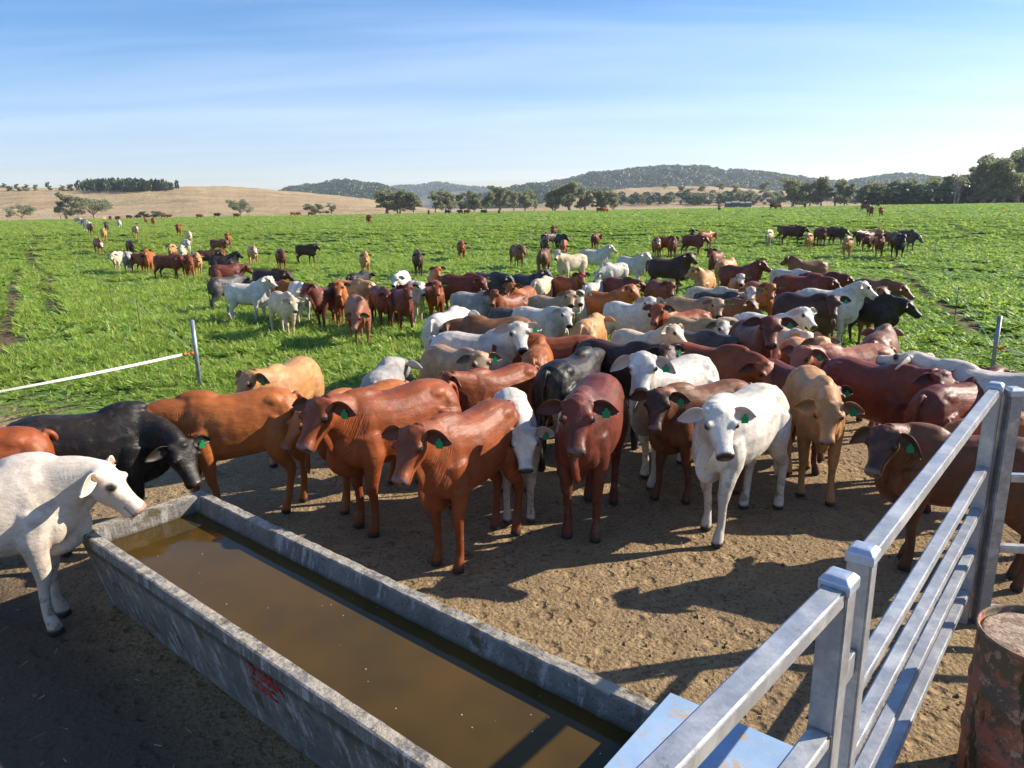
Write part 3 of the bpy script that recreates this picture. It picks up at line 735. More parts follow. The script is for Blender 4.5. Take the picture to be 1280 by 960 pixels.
# left of the field: three open gums on the lower slope, one round tree, low bushes
P1 = on_surface(AV, 32, 268)
def slope_tree(VV, px, top, bot, wpx, kind, seed, label, group, **k):
    p = on_surface(VV, px, bot); d = p[1]; return tree(p[0], p[1], (bot-top)/FPX*d, wpx/2/FPX*d, kind, seed, label, group, z=p[2]-.2, **k)
flat_tree(31, 250, 271, 28, 'broad', 3, 'low spreading grey green tree at the far left foot of the dry hill', None, D=290)
flat_tree(86, 236, 270, 26, 'gum', 4, 'tall thin open gum with pale trunk left of the round dark tree', None, D=280)
flat_tree(122, 240, 269, 44, 'broad', 5, 'wide round dark tree standing behind the white cattle at left', None, D=270)
flat_tree(184, 259, 269, 16, 'bush', 6, 'small grey bush behind the two red cows near the far left', None, D=290, name='bush', cat='bush', leafm=bushleaf)
flat_tree(202, 258, 269, 20, 'bush', 7, 'second small grey bush right of the far left bush', None, D=290, name='bush', cat='bush')
flat_tree(303, 245, 267, 30, 'broad', 8, 'lone bright green round tree in front of the dry hill', None, D=310)
flat_tree(395, 248, 266, 24, 'bush', 9, 'left half of the pair of low grey gums right of the lone green tree', None, D=320)
flat_tree(418, 251, 266, 14, 'bush', 10, 'small right one of the pair of low grey gums', None, D=320)
flat_tree(356, 253, 255, 4, 'bush', 6, 'tiny dark bush on the face of the dry hill', None, D=500, name='bush', cat='bush')
for k, (px, top, w_) in enumerate([(4, 230, 10), (14, 232, 9), (24, 230, 8), (33, 231, 10), (44, 231, 7), (62, 228, 8), (76, 232, 7), (88, 230, 9)]):
    b_ = 240; p = on_surface(AV, px, 238.5); tree(p[0], p[1], (238-top)/FPX*p[1]+1.5, w_/2/FPX*p[1], 'gum', 4+k % 3, '%s small tree from the left on the crest of the dry hill' % ORD[k], 'small trees along the crest of the dry hill', z=p[2]-1)
for k, (px, top, w_, sd_) in enumerate([(487, 233, 34, 11), (503, 233, 26, 12), (521, 237, 22, 13)]):
    flat_tree(px, top, 265, w_, 'gum', sd_, '%s dark gum from the left in the clump ending the dry hill' % ORD[k], 'clump of gums at the right end of the dry hill', D=300, trunks=2)
for k, (px, top, w_) in enumerate([(548, 237, 20), (562, 233, 22), (580, 238, 20), (597, 236, 20), (613, 238, 20), (630, 232, 26), (645, 236, 20), (660, 235, 22), (672, 240, 14)]):
    flat_tree(px, top, 264, w_, 'gum', 11+k % 5, '%s gum from the left in the long line of gums behind the crop' % ORD[k], 'long line of gums behind the middle of the crop', D=310+10*(k % 3), trunks=1+k % 2)
for k, (px, top, w_) in enumerate([(697, 233, 24), (714, 226, 32), (735, 234, 22), (757, 236, 22), (770, 238, 14)]):
    flat_tree(px, top, 264, w_, 'gum', 12+k % 4, '%s gum from the left in the clump where the forested hill begins' % ORD[k], 'clump of gums below the left end of the forested hill', D=300, trunks=2)
for k, (px, top, bot, w_) in enumerate([(802, 243, 256, 10), (818, 241, 255, 9), (840, 244, 254, 18), (828, 228, 238, 10), (860, 236, 250, 20), (880, 230, 240, 14), (874, 240, 254, 22), (897, 240, 253, 16), (915, 230, 244, 16), (925, 238, 256, 14), (938, 238, 257, 16), (955, 226, 244, 16), (968, 238, 256, 16), (900, 228, 238, 12), (850, 231, 240, 12), (786, 246, 255, 6)]):
    slope_tree(EV_, px, top, bot, w_, 'gum' if k % 3 else 'broad', 3+k % 9, '%s gum listed left to right among those scattered on the dry slope' % ORD[k] if 0 else 'scattered grey green gum %s' % ['left of the pale slope track', 'near the middle foot of the dry slope', 'low and wide on the left dry slope', 'high on the left of the dry slope', 'wide and dark halfway up the dry slope', 'at the top edge of the dry slope', 'widest and lowest on the dry slope', 'just right of the widest one on the dry slope', 'under the dip of the forested hill', 'just left of the far sheds', 'right beside the far sheds', 'tall against the forested hill above the sheds', 'right of the far sheds on the slope', 'at the upper middle of the dry slope', 'above the left of the dry slope', 'smallest at the left foot of the slope'][k], 'gums scattered over the dry slope')
for k, (px, top, w_) in enumerate([(996, 221, 34), (1016, 224, 20), (1030, 219, 26), (1048, 223, 28), (1062, 228, 18)]):
    flat_tree(px, top, 258, w_, 'gum', 11+k % 5, '%s gum from the left in the tall clump right of the far sheds' % ORD[k], 'tall clump of gums right of the far sheds', D=270, trunks=1+(k+1) % 2)
for k, (px, top, w_) in enumerate([(1082, 228, 18), (1098, 222, 26), (1116, 222, 24), (1135, 221, 28), (1155, 225, 26), (1172, 220, 24), (1190, 216, 26), (1212, 212, 36), (1232, 200, 40), (1252, 192, 46), (1274, 184, 50), (1300, 182, 50), (1330, 186, 50)]):
    flat_tree(px, top, 256, w_, 'gum', 11+k % 5, '%s gum from the left in the dense wood at the right edge' % ORD[k], 'gums of the dense wood at the right edge', D=240-(k > 7)*25+7*(k % 3), trunks=2)
flat_tree(1200, 196, 250, 22, 'bare', 40, 'leafless pale dead tree in front of the right hand wood', None, D=225, trunks=2, name='dead_tree')
# woods that read as one mass
def clump(seed, n, leaf, mat, up=1.):
    r = random.Random(seed); V, F = [], []
    for k in range(n):
        d = A(r.gauss(0, 1), r.gauss(0, 1), r.gauss(0, 1)); d = d/np.linalg.norm(d)*(r.uniform(.3, 1)**.5); c = A(d[0]*.5, d[1]*.5, .55+d[2]*.45*up)
        n1_ = nrm(A(r.gauss(0, 1), r.gauss(0, 1), r.gauss(0, 1))); n2_ = nrm(np.cross(n1_, A(.2, r.gauss(0, 1), .5))); b = len(V)
        V += [tuple(c+n1_*leaf), tuple(c+n2_*leaf*.8), tuple(c-n1_*leaf), tuple(c-n2_*leaf*.8)]; F.append((b, b+1, b+2, b+3))
    b = len(V)
    for i in range(5): V.append((.03*math.cos(i*1.257), .03*math.sin(i*1.257), 0)); V.append((.02*math.cos(i*1.257), .02*math.sin(i*1.257), .5))
    F += [(b+2*i, b+(2*i+2) % 10, b+(2*i+3) % 10, b+2*i+1) for i in range(5)]
    me = bpy.data.meshes.new('tree_clump'); me.from_pydata(V, [], F); me.materials.append(mat); me.update(); return me
CL = [clump(i, 150, .11, hillleaf) for i in range(3)]; CP = [clump(9+i, 80, .15, darkleaf) for i in range(3)]
def forest(name, VV, n, size, label, t0=.02, t1=.75, protos=None):
    S_, N_ = VV.shape[:2]; P = []
    for _ in range(n):
        i = rng.uniform(t0, t1)*(S_-2); j = rng.uniform(0, N_-2); a, b = int(i), int(j); fi, fj = i-a, j-b
        p = (VV[a, b]*(1-fj)+VV[a, b+1]*fj)*(1-fi)+(VV[a+1, b]*(1-fj)+VV[a+1, b+1]*fj)*fi; P.append(p)
    P = np.array(P); keep = vnoise(P[:, 0], P[:, 1], .012, 3) > -.33; P = P[keep]
    s_ = rng.uniform(.6, 1.2, len(P))*size; P[:, 2] -= .4
    o = scatter(name, P, np.stack([s_*.85, s_*.85, s_], 1), rng.uniform(0, 6.28, len(P)), protos or CL); tag(o, label, 'forest', kind='stuff'); return o
forest('hill_forest', DV, 9000, 15, 'dense gum forest covering the long dark hill')
forest('hill_woodland', BV, 2600, 13, 'dark woodland covering the small hill behind the dry hill')
forest('distant_woodland', CV2, 5000, 20, 'bluish woodland covering the distant hills')
forest('ridge_woodland', FV2, 2200, 13, 'woodland covering the low ridge behind the line of gums')
# pine copse on the hill crest
P = []
for k in range(300):
    px = rng.uniform(112, 209); q = on_surface(AV, px, 237.5+rng.uniform(-1.6, 1.0)); P.append(q + np.array([rng.uniform(-4, 4), rng.uniform(-12, 12), -.6]))
P = np.array(P); hh = rng.uniform(5.4, 7.8, len(P))*(1-.25*np.abs((P[:, 0]-P[:, 0].mean())/(np.ptp(P[:, 0])*.5))**3)
o = scatter('pine_copse', P, np.stack([hh*.5, hh*.5, hh], 1), rng.uniform(0, 6.28, len(P)), CP); tag(o, 'dense dark pine copse on the crest of the dry hill', 'copse', kind='stuff')
# undergrowth at the foot of the right wood and scrub band in front of the slope
P = []
for k in range(700):
    px = rng.uniform(1076, 1360); d = rng.uniform(232, 275); P.append(((px-640)/FPX*d, d, 1.1))
P = np.array(P); hh = rng.uniform(1.2, 6.5, len(P))
o = scatter('scrub', P, np.stack([hh*1.3, hh*1.3, hh], 1), rng.uniform(0, 6.28, len(P)), CL); tag(o, 'dark scrub filling the foot of the right hand wood', 'scrub', kind='stuff')
P = []
for k in range(260):
    px = rng.uniform(760, 1085); q = on_surface(EV_, px, rng.uniform(247, 257)); P.append(q)
P = np.array(P); hh = rng.uniform(1.5, 5.5, len(P))
o = scatter('slope_scrub', P, np.stack([hh*1.2, hh*1.2, hh], 1), rng.uniform(0, 6.28, len(P)), CL); tag(o, 'low scattered scrub across the foot of the dry slope', 'scrub', kind='stuff')
# haze
V = [(x, y, z) for z in (-2, 420) for (x, y) in ((-7700, -30), (7700, -30), (7700, 4700), (-7700, 4700))]
hb = mesh_obj('haze', V, [(3, 2, 1, 0), (4, 5, 6, 7), (0, 1, 5, 4), (1, 2, 6, 5), (2, 3, 7, 6), (3, 0, 4, 7)])
hm = bpy.data.materials.new('haze'); hm.use_nodes = True; hm.node_tree.nodes.clear(); oo = hm.node_tree.nodes.new('ShaderNodeOutputMaterial'); pv = hm.node_tree.nodes.new('ShaderNodeVolumePrincipled')
pv.inputs['Color'].default_value = (.78, .90, 1, 1); pv.inputs['Density'].default_value = .00015; pv.inputs['Anisotropy'].default_value = .2
hm.node_tree.links.new(pv.outputs[0], oo.inputs['Volume']); hb.data.materials.append(hm); tag(hb, 'pale blue haze over the far hills', 'haze', kind='stuff')
# ---------------------------------------------------------------- concrete water trough
def vec(a): return Vector(a)
RZ_ = .70
ca = at_z(252, 613, RZ_); cb = at_z(828, 882, RZ_)          # far right and near right outer rim corners
dirT = (cb-ca).normalized(); nT = Vector((dirT.y, -dirT.x, 0))  # towards the left / camera side
if nT.x > 0: nT = -nT
lf = at_z(350, 838, RZ_); WT = abs((lf-ca).dot(nT)); print('trough width', WT, 'len', (cb-ca).length, 'ca', ca[:], 'dir', dirT[:])
LT = (cb-ca).length + .75
tr = empty('water_trough', (*(ca.xy + nT.xy*WT/2 + dirT.xy*LT/2), 0), math.atan2(dirT.y, dirT.x)); tag(tr, 'long grey concrete water trough full of murky brown water', 'water trough')
m = NT('trough_concrete'); co = m.co()
c = m.mix(m.ramp(m.noise(co, 3, 5), .35, .65), (.22, .205, .18), (.14, .13, .115)); c = m.mix(m.ramp(m.noise(co, 26, 5, .7), .54, .66), c, (.12, .11, .095))
c = m.mix(m.ramp(m.noise(m.co('Object', (9, 9, 1.3)), 1.5, 5, .7), .50, .66), c, (.38, .365, .34)); c = m.mix(m.math('MULTIPLY', m.ramp(m.noise(co, 60, 3, .7), .58, .66), .8), c, (.06, .055, .05))
szz = m.n('ShaderNodeSeparateXYZ'); m.l(m.co(), szz.inputs[0])
topd = m.math('MULTIPLY', m.ramp(szz.outputs[2], .69, .70), m.ramp(m.noise(co, 12, 6, .75), .42, .56))
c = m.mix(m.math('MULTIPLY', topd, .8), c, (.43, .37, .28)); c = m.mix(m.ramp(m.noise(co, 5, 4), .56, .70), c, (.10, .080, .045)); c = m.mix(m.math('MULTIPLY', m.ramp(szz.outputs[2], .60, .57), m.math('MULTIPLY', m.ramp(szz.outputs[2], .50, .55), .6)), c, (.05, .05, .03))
conc = m.out(c, .9, m.math('MULTIPLY_ADD', m.noise(co, 40, 5, .7), .012, m.math('MULTIPLY', m.noise(co, 7, 3), .02)), .9)
hw = WT/2
def sect(y_scale):
    # outer wall slopes inward to the foot, a lip runs round the top
    return [(-hw, RZ_), (-hw, RZ_-.075), (-hw+.028, RZ_-.105), (-hw+.16, .02), (-hw+.17, 0), (hw-.17, 0), (hw-.16, .02), (hw-.028, RZ_-.105), (hw, RZ_-.075), (hw, RZ_),
            (hw-.010, RZ_+.006), (hw-.075, RZ_+.004), (hw-.085, RZ_-.01), (hw-.11, RZ_-.12), (hw-.24, .12), (-hw+.24, .12), (-hw+.11, RZ_-.12), (-hw+.085, RZ_-.01), (-hw+.075, RZ_+.004), (-hw+.010, RZ_+.006)]
V, F = [], []; S_ = sect(1); n = len(S_); NSEG = 120
for k in range(NSEG+1):
    x = -LT/2 + LT*k/NSEG
    for (y, z) in S_:
        j = .004*math.sin(x*17+y*9)+.003*math.sin(x*41+z*20)+.002*math.sin(x*97+y*50); V.append((x, y+.4*j*(1 if y > 0 else -1), z+(.25*j if z > .1 else 0)))
for k in range(NSEG):
    for i in range(n): F.append((k*n+i, k*n+(i+1) % n, (k+1)*n+(i+1) % n, (k+1)*n+i))
for base_, rev in ((0, 0), (NSEG*n, 1)):
    pass
F.append(tuple(range(n))); F.append(tuple(NSEG*n+i for i in range(n))[::-1])
bm = bmesh.new(); vs = [bm.verts.new(v) for v in V]
for f in F: bm.faces.new([vs[i] for i in f])
bmesh.ops.recalc_face_normals(bm, faces=bm.faces)
from_bm('trough_shell', bm, conc, tr)
for s, nm in ((-1, 'end_wall'), (1, 'end_wall')):
    x0 = s*(LT/2-.0); V = []
    for xx, pr in ((x0, 0), (x0-s*.11, 1)):
        V += [(xx, -hw+.08, RZ_+.002), (xx, hw-.08, RZ_+.002), (xx, hw-.2, .1), (xx, -hw+.2, .1)]
    bm = bmesh.new(); vs = [bm.verts.new(v) for v in V]
    for f in ((0, 1, 2, 3), (7, 6, 5, 4), (0, 4, 5, 1), (1, 5, 6, 2), (2, 6, 7, 3), (3, 7, 4, 0)): bm.faces.new([vs[i] for i in f])
    bmesh.ops.recalc_face_normals(bm, faces=bm.faces); bmesh.ops.bevel(bm, geom=[e for e in bm.edges], offset=.008, segments=2, affect='EDGES'); from_bm(nm, bm, conc, tr)
m = NT('muddy_water'); co = m.co()
c = m.mix(m.ramp(m.noise(co, .9, 3), .35, .65), (.085, .048, .008), (.052, .033, .008))
wm = m.out(c, .035, m.math('MULTIPLY_ADD', m.noise(m.co('Object', (1, 2.2, 1)), 5, 3), .003, m.math('MULTIPLY', m.noise(co, 22, 2), .0006)), .35); m.b.inputs['IOR'].default_value = 1.33; m.b.inputs['Specular IOR Level'].default_value = .5
wz = RZ_-.13; ww = hw-.105
wt = mesh_obj('water', [(-LT/2+.1, -ww, wz), (LT/2-.1, -ww, wz), (LT/2-.1, ww, wz), (-LT/2+.1, ww, wz)], [(0, 1, 2, 3)], wm, tr)
# flecks floating on it
V, F = [], []
for k in range(28):
    x, y = rng.uniform(-LT/2+.3, LT/2-.3), rng.uniform(-ww+.03, ww-.03); r = rng.uniform(.0018, .0045) if k else .012; b = len(V)
    for i in range(6): V.append((x+r*math.cos(i*1.047), y+r*math.sin(i*1.047)*rng.uniform(.6, 1), wz+.003))
    F.append(tuple(range(b, b+6)))
m = NT('fleck'); fl = mesh_obj('floating_flecks', V, F, m.out((.7, .7, .62), .6), tr); fl['kind'] = 'stuff'
# weathered red stencil lettering on the shaded side
def stencil(body, size, x, z, rzdeg=0, parent=None):
    cu = bpy.data.curves.new('lettering', 'FONT'); cu.body = body; cu.size = size; cu.align_x = 'LEFT'; cu.space_character = 1.05; cu.offset = .004
    ob = bpy.data.objects.new('tmp', cu); C.objects.link(ob); dg = bpy.context.evaluated_depsgraph_get(); me = bpy.data.meshes.new_from_object(ob.evaluated_get(dg)); bpy.data.objects.remove(ob)
    me.materials.clear(); me.materials.append(redm); o = bpy.data.objects.new('stencil_lettering', me); C.objects.link(o); o.parent = parent
    # side face: runs from (-hw+.028, RZ-.105) down to (-hw+.16,.02) ; outward normal
    sl = math.atan2(.132, RZ_-.125)
    sgn = SIDE
    o.matrix_local = Matrix.Translation((x, sgn*(hw-.028-.132*(RZ_-.105-z)/(RZ_-.125)+.007), z)) @ (Matrix.Rotation(PI, 4, 'Z') if sgn > 0 else Matrix.Identity(4)) @ Matrix.Rotation(PI/2 + sl, 4, 'X') @ Matrix.Scale(1.25, 4, (0, 1, 0))
    return o
m = NT('faded_red_paint'); co = m.co(); m.out((.42, .035, .03), .8); tb = m.n('ShaderNodeBsdfTransparent'); mxs = m.n('ShaderNodeMixShader')
m.l(m.ramp(m.noise(co, 30, 5, .75), .47, .62, 0., .85), mxs.inputs[0]); m.l(tb.outputs[0], mxs.inputs[2]); m.l(m.b.outputs[0], mxs.inputs[1]); m.l(mxs.outputs[0], m.t.nodes['Material Output'].inputs[0]); redm = m.m
inv = tr.matrix_basis.inverted() if False else (Matrix.Translation(tr.location) @ Matrix.Rotation(tr.rotation_euler.z, 4, 'Z')).inverted()
l1 = inv @ at_z(317, 836, .50); SIDE = 1 if l1.y > 0 else -1; print('stencil local', l1[:], 'side', SIDE)
dirx = -1 if SIDE > 0 else 1
stencil('ROMA', .105, l1.x, .47, parent=tr); stencil('CONC', .085, l1.x-.06*dirx, .365, parent=tr)

# ---------------------------------------------------------------- galvanised steel
def galvmat(name, base=(.37, .38, .39), rust=.0):
    m = NT(name); co = m.co()
    v = m.n('ShaderNodeTexVoronoi'); v.inputs['Scale'].default_value = 55; m.l(co, v.inputs[0])
    sc_ = m.n('ShaderNodeSeparateColor'); m.l(v.outputs['Color'], sc_.inputs[0])
    c = m.mix(m.ramp(sc_.outputs[0], 0, 1), tuple(b*.94 for b in base), tuple(min(1, b*1.05) for b in base))
    c = m.mix(m.math('MULTIPLY', m.ramp(m.noise(co, 4, 6, .7), .46, .66), .6), c, (.62, .63, .62)); c = m.mix(m.ramp(m.noise(co, 14, 5, .7), .62, .74), c, (.26, .23, .19))
    m.b.inputs['Metallic'].default_value = .55
    r = m.ramp(m.noise(co, 9, 4), .3, .7, .34, .55)
    return m.out(c, r, m.noise(co, 60, 3), .12, .01)
galv = galvmat('galvanised_steel')
def box_bm(bm, c, ux, uy, uz, sx, sy, sz, bev=.006):
    vs = []
    for i in (-1, 1):
        for j in (-1, 1):
            for k in (-1, 1): vs.append(bm.verts.new(c+ux*(i*sx/2)+uy*(j*sy/2)+uz*(k*sz/2)))
    fs = [bm.faces.new([vs[i] for i in f]) for f in ((0, 1, 3, 2), (4, 6, 7, 5), (0, 4, 5, 1), (2, 3, 7, 6), (0, 2, 6, 4), (1, 5, 7, 3))]
    es = list({e for f in fs for e in f.edges})
    bmesh.ops.recalc_face_normals(bm, faces=fs)
    if bev: bmesh.ops.bevel(bm, geom=es, offset=bev, segments=2, affect='EDGES')
UZ = Vector((0, 0, 1))
m = NT('weld_bead'); weldm = m.out((.30, .27, .24), .6, m.noise(m.co(), 220, 2), .8, .004); m.b.inputs['Metallic'].default_value = .4
def bar(name, a, b, w_, h_, mat, parent, bev=.008, weld=True):
    a, b = Vector(a), Vector(b); d = (b-a); L = d.length; ux = d.normalized(); uy = UZ.cross(ux).normalized(); uz = ux.cross(uy)
    bm = bmesh.new(); box_bm(bm, (a+b)/2-parent.location if parent else (a+b)/2, ux, uy, uz, L, w_, h_, bev); ob_ = from_bm(name, bm, mat, parent)
    if weld:
        wb = bmesh.new(); box_bm(wb, a+ux*.004-parent.location, ux, uy, uz, .010, w_+.008, h_+.008, .004); ww_ = from_bm('weld_bead', wb, weldm, ob_)
    return ob_
def postobj(root, p, top, ang, w_=.09, name='post', mat=None, z0=-.05):
    ux = Vector((math.cos(ang), math.sin(ang), 0)); uy = UZ.cross(ux); o = Vector((p[0], p[1], 0))-root.location
    bm = bmesh.new(); box_bm(bm, o+UZ*((top-.03+z0)/2), ux, uy, UZ, w_, w_, top-.03-z0, .007); po = from_bm(name, bm, mat or galv, root)
    bm = bmesh.new(); r0, r1 = w_*.57, w_*.40; rows = []
    for r_, z_ in ((r0, top-.055), (r0, top-.018), (r1, top), (r1*.5, top+.002)):
        rows.append([bm.verts.new(o+ux*(sx*r_)+uy*(sy*r_)+UZ*z_) for sx, sy in ((-1, -1), (1, -1), (1, 1), (-1, 1))])
    for a_, b_ in zip(rows[:-1], rows[1:]):
        for i in range(4): bm.faces.new((a_[i], a_[(i+1) % 4], b_[(i+1) % 4], b_[i]))
    bm.faces.new(rows[-1]); bm.faces.new(rows[0][::-1]); bmesh.ops.recalc_face_normals(bm, faces=bm.faces)
    bmesh.ops.bevel(bm, geom=[e for e in bm.edges], offset=.003, segments=1, affect='EDGES')
    from_bm('post_cap', bm, galvmat('cap_steel', (.42, .48, .56)) if 'cap_steel' not in bpy.data.materials else bpy.data.materials['cap_steel'], po)
    return po
TOPZ = 1.80
p1 = at_z(1050, 716, TOPZ); p2 = at_z(1080, 682, TOPZ); p3 = at_z(1245, 478, TOPZ); p4 = at_z(1268, 484, TOPZ-.03)
q1 = at_z(845, 946, TOPZ-.06); d1 = (Vector(q1)-Vector(p1)); d1.z = 0; d1 = d1.normalized()
print('posts', p1[:], p2[:], p3[:], p4[:], 'd1', d1[:])
pa = empty('yard_panel', (p1.x, p1.y, 0)); tag(pa, 'near galvanised yard panel whose top rail runs out of the bottom edge', 'yard panel', 'galvanised yard panels')
postobj(pa, p1, TOPZ, math.atan2(d1.y, d1.x))
end1 = Vector((p1.x, p1.y, 0)) + d1*2.6
for z in (1.735, 1.19, .88, .57, .25): bar('rail', Vector((p1.x, p1.y, z))+d1*.046, Vector((end1.x, end1.y, z)), .078, .062 if z > 1.6 else .05, galv, pa)
postobj(pa, end1, TOPZ, math.atan2(d1.y, d1.x))
d2 = (Vector(p3)-Vector(p2)); d2.z = 0; L2 = d2.length; d2 = d2.normalized()
pb = empty('yard_panel', (p2.x, p2.y, 0)); tag(pb, 'long galvanised yard panel with five rails running away to the right', 'yard panel', 'galvanised yard panels')
postobj(pb, p2, TOPZ, math.atan2(d2.y, d2.x), .085); postobj(pb, p3, TOPZ, math.atan2(d2.y, d2.x), .085)
for z in (1.735, 1.19, .88, .57, .25): bar('rail', Vector((p2.x, p2.y, z))+d2*.044, Vector((p3.x, p3.y, z))-d2*.044, .068, .050 if z < 1.7 else .060, galv, pb)
# gate lug and pin between the two posts
lug = bmesh.new(); mid = (Vector((p1.x, p1.y, 0))+Vector((p2.x, p2.y, 0)))/2
for z in (1.36,): box_bm(lug, Vector((mid.x, mid.y, z))-pa.location, Vector((p2-p1).xy.to_3d()).normalized(), UZ.cross((p2-p1).xy.to_3d()).normalized(), UZ, .16, .05, .10, .003)
from_bm('hinge_lug', lug, galv, pa)
pc = empty('yard_panel', (p4.x, p4.y, 0)); tag(pc, 'galvanised yard panel leaving the right edge from behind the long panel', 'yard panel', 'galvanised yard panels')
g2 = galvmat('dull_steel', (.27, .29, .31))
postobj(pc, p4, TOPZ-.03, 0, .09, mat=g2)
e4 = Vector((p4.x+3.2, p4.y-.5, 0)); d4 = (e4-Vector((p4.x, p4.y, 0))).normalized()
for z in (1.13, .60, .12): bar('rail', Vector((p4.x, p4.y, z))+d4*.046, Vector((e4.x, e4.y, z)), .06, .055, galv, pc)
postobj(pc, e4, TOPZ-.03, 0, .09, mat=g2)
# ---------------------------------------------------------------- blue steel cover over the near end of the trough
m = NT('scuffed_blue_paint'); co = m.co()
c = m.mix(m.ramp(m.noise(co, 4, 5), .35, .65), (.24, .36, .52), (.31, .42, .55)); c = m.mix(m.ramp(m.noise(co, 9, 6, .75), .53, .64), c, (.42, .31, .20)); c = m.mix(m.ramp(m.noise(co, 30, 4, .7), .66, .72), c, (.5, .5, .48))
m.b.inputs['Metallic'].default_value = .0; bluem = m.out(c, .42, m.noise(co, 20, 3), .1, .01)
PZ = RZ_+.045
k0 = at_z(838, 866, PZ); k1 = at_z(1014, 943, PZ); k2 = at_z(757, 960, PZ); ex_ = (k1-k0).normalized(); ey_ = Vector((-ex_.y, ex_.x, 0));
if ey_.dot(k2-k0) < 0: ey_ = -ey_
print('plate', (k1-k0).length, (k2-k0).dot(ey_)); LP_, WP_ = max(.8, (k1-k0).length+.05), WT+.12
cv_ = empty('float_valve_cover', (*(k0+ex_*LP_/2+ey_*WP_/2).xy, 0)); tag(cv_, 'scuffed sky blue steel cover over the near end of the trough', 'cover')
bm = bmesh.new(); box_bm(bm, Vector((0, 0, PZ)), ex_, ey_, UZ, LP_, WP_, .006, .002); from_bm('cover_plate', bm, bluem, cv_)
bm = bmesh.new()
for s in (-1, 1): box_bm(bm, ex_*(s*(LP_/2-.004))+UZ*(PZ-.022), ex_, ey_, UZ, .005, WP_-.01, .036, .001)
from_bm('folded_edge', bm, bluem, cv_)
# ---------------------------------------------------------------- rusty red drum
dc = at_z(1308, 794, .90); dc = Vector((dc.x, dc.y, 0)); dr_ = empty('steel_drum', dc); tag(dr_, 'rusty red steel drum with a dirt filled top beside the gate', 'drum')
m = NT('rusty_drum_paint'); co = m.co()
c = m.mix(m.ramp(m.noise(co, 5, 6, .75), .46, .55), (.34, .125, .075), (.13, .095, .06)); c = m.mix(m.ramp(m.noise(co, 13, 5, .75), .54, .64), c, (.40, .27, .19)); c = m.mix(m.ramp(m.noise(m.co('Object', (1, 1, .25)), 9, 5, .7), .56, .62), c, (.06, .05, .02))
drm = m.out(c, .7, m.noise(co, 30, 5, .7), .4, .01)
def lathe(name, prof, mat, parent, n=64, smooth=True, jit=0):
    V, F = [], []
    for (r_, z_) in prof:
        for i in range(n):
            a_ = 2*PI*i/n; V.append(((r_)*math.cos(a_), (r_)*math.sin(a_), z_+jit*math.sin(a_*5+r_*30)*math.cos(a_*3)))
    for k in range(len(prof)-1):
        for i in range(n): F.append((k*n+i, k*n+(i+1) % n, (k+1)*n+(i+1) % n, (k+1)*n+i))
    F.append(tuple(range(n))[::-1]); F.append(tuple((len(prof)-1)*n+i for i in range(n)))
    o = mesh_obj(name, V, F, mat, parent, smooth)
    return o
DR = .285
lathe('drum_shell', [(DR-.01, 0), (DR, .01), (DR, .27), (DR+.010, .285), (DR+.010, .30), (DR, .315), (DR, .57), (DR+.010, .585), (DR+.010, .60), (DR, .615), (DR, .875), (DR+.004, .88), (DR+.009, .89), (DR+.004, .90), (DR-.004, .899), (DR-.008, .885), (DR-.010, .86)], drm, dr_)
m = NT('drum_soil'); co = m.co(); c = m.mix(m.ramp(m.noise(co, 14, 5, .7), .4, .62), (.44, .34, .25), (.25, .17, .11)); c = m.mix(m.ramp(m.noise(co, 50, 3, .7), .56, .66), c, (.14, .09, .06))
lathe('soil_fill', [(DR-.012, .862), (DR-.03, .868), (DR*.7, .872), (DR*.4, .876), (.05, .878)], m.out(c, .95, m.noise(co, 40, 5, .7), .8, .02), dr_, jit=.004)
# ---------------------------------------------------------------- field fences
m = NT('fence_steel'); fst = m.out(m.mix(m.ramp(m.noise(m.co(), 8, 4), .4, .6), (.30, .33, .36), (.20, .22, .24)), .5); m.b.inputs['Metallic'].default_value = .4
m = NT('white_tape'); tape = m.out((.78, .78, .75), .6); m = NT('orange_insulator'); ora = m.out((.75, .13, .03), .35); m = NT('dark_peg'); pegm = m.out((.05, .045, .04), .7); m = NT('fence_wire'); wirem = m.out((.45, .45, .43), .5)
def rod(name, a, b, r, mat, parent, n=10):
    V, F = [], []; a, b = Vector(a), Vector(b); o = parent.location if parent else Vector((0, 0, 0))
    tube_pts(V, F, a-o, b-o, r, r, n); F.append(tuple(range(n))[::-1]); F.append(tuple(range(n, 2*n))); x = mesh_obj(name, V, F, mat, parent, True); return x
def tape_fence(p_top, dpt, htop, p_tape, tape_to, tdepth, label, side):
    t = at_depth(*p_top, dpt); base = Vector((t.x, t.y, 0)); z_t = at_depth(*p_tape, dpt).z
    r = empty('fence_post', base); tag(r, label, 'fence post', 'steel posts of the tape fence')
    rod('post', base-UZ*.1, base+UZ*t.z, .036, fst, r, 16)
    e = at_depth(*tape_to, tdepth); a_ = Vector((base.x, base.y, z_t)); d = (e-a_).normalized()
    for k in range(3): rod('insulator', a_+d*(.05+.07*k), a_+d*(.10+.07*k), .020 if k != 1 else .010, ora, r, 10)
    q = empty('electric_tape', a_+d*.26); tag(q, 'white electric fence tape running off the %s edge' % side, 'fence tape')
    n = 24; V, F = [], []
    for k in range(n+1):
        u = k/n; p_ = a_+d*.26+(e+d*2.5-a_-d*.26)*u - UZ*(.06*math.sin(PI*u)); tw = .5*math.sin(u*9)
        w_ = UZ*math.cos(tw)*.02+d.cross(UZ)*math.sin(tw)*.02; V += [p_-w_-q.location, p_+w_-q.location]
    F = [(2*k, 2*k+1, 2*k+3, 2*k+2) for k in range(n)]; me_ = mesh_obj('tape', V, F, tape, q); mod = me_.modifiers.new('thick', 'SOLIDIFY'); mod.thickness = .002
    return a_
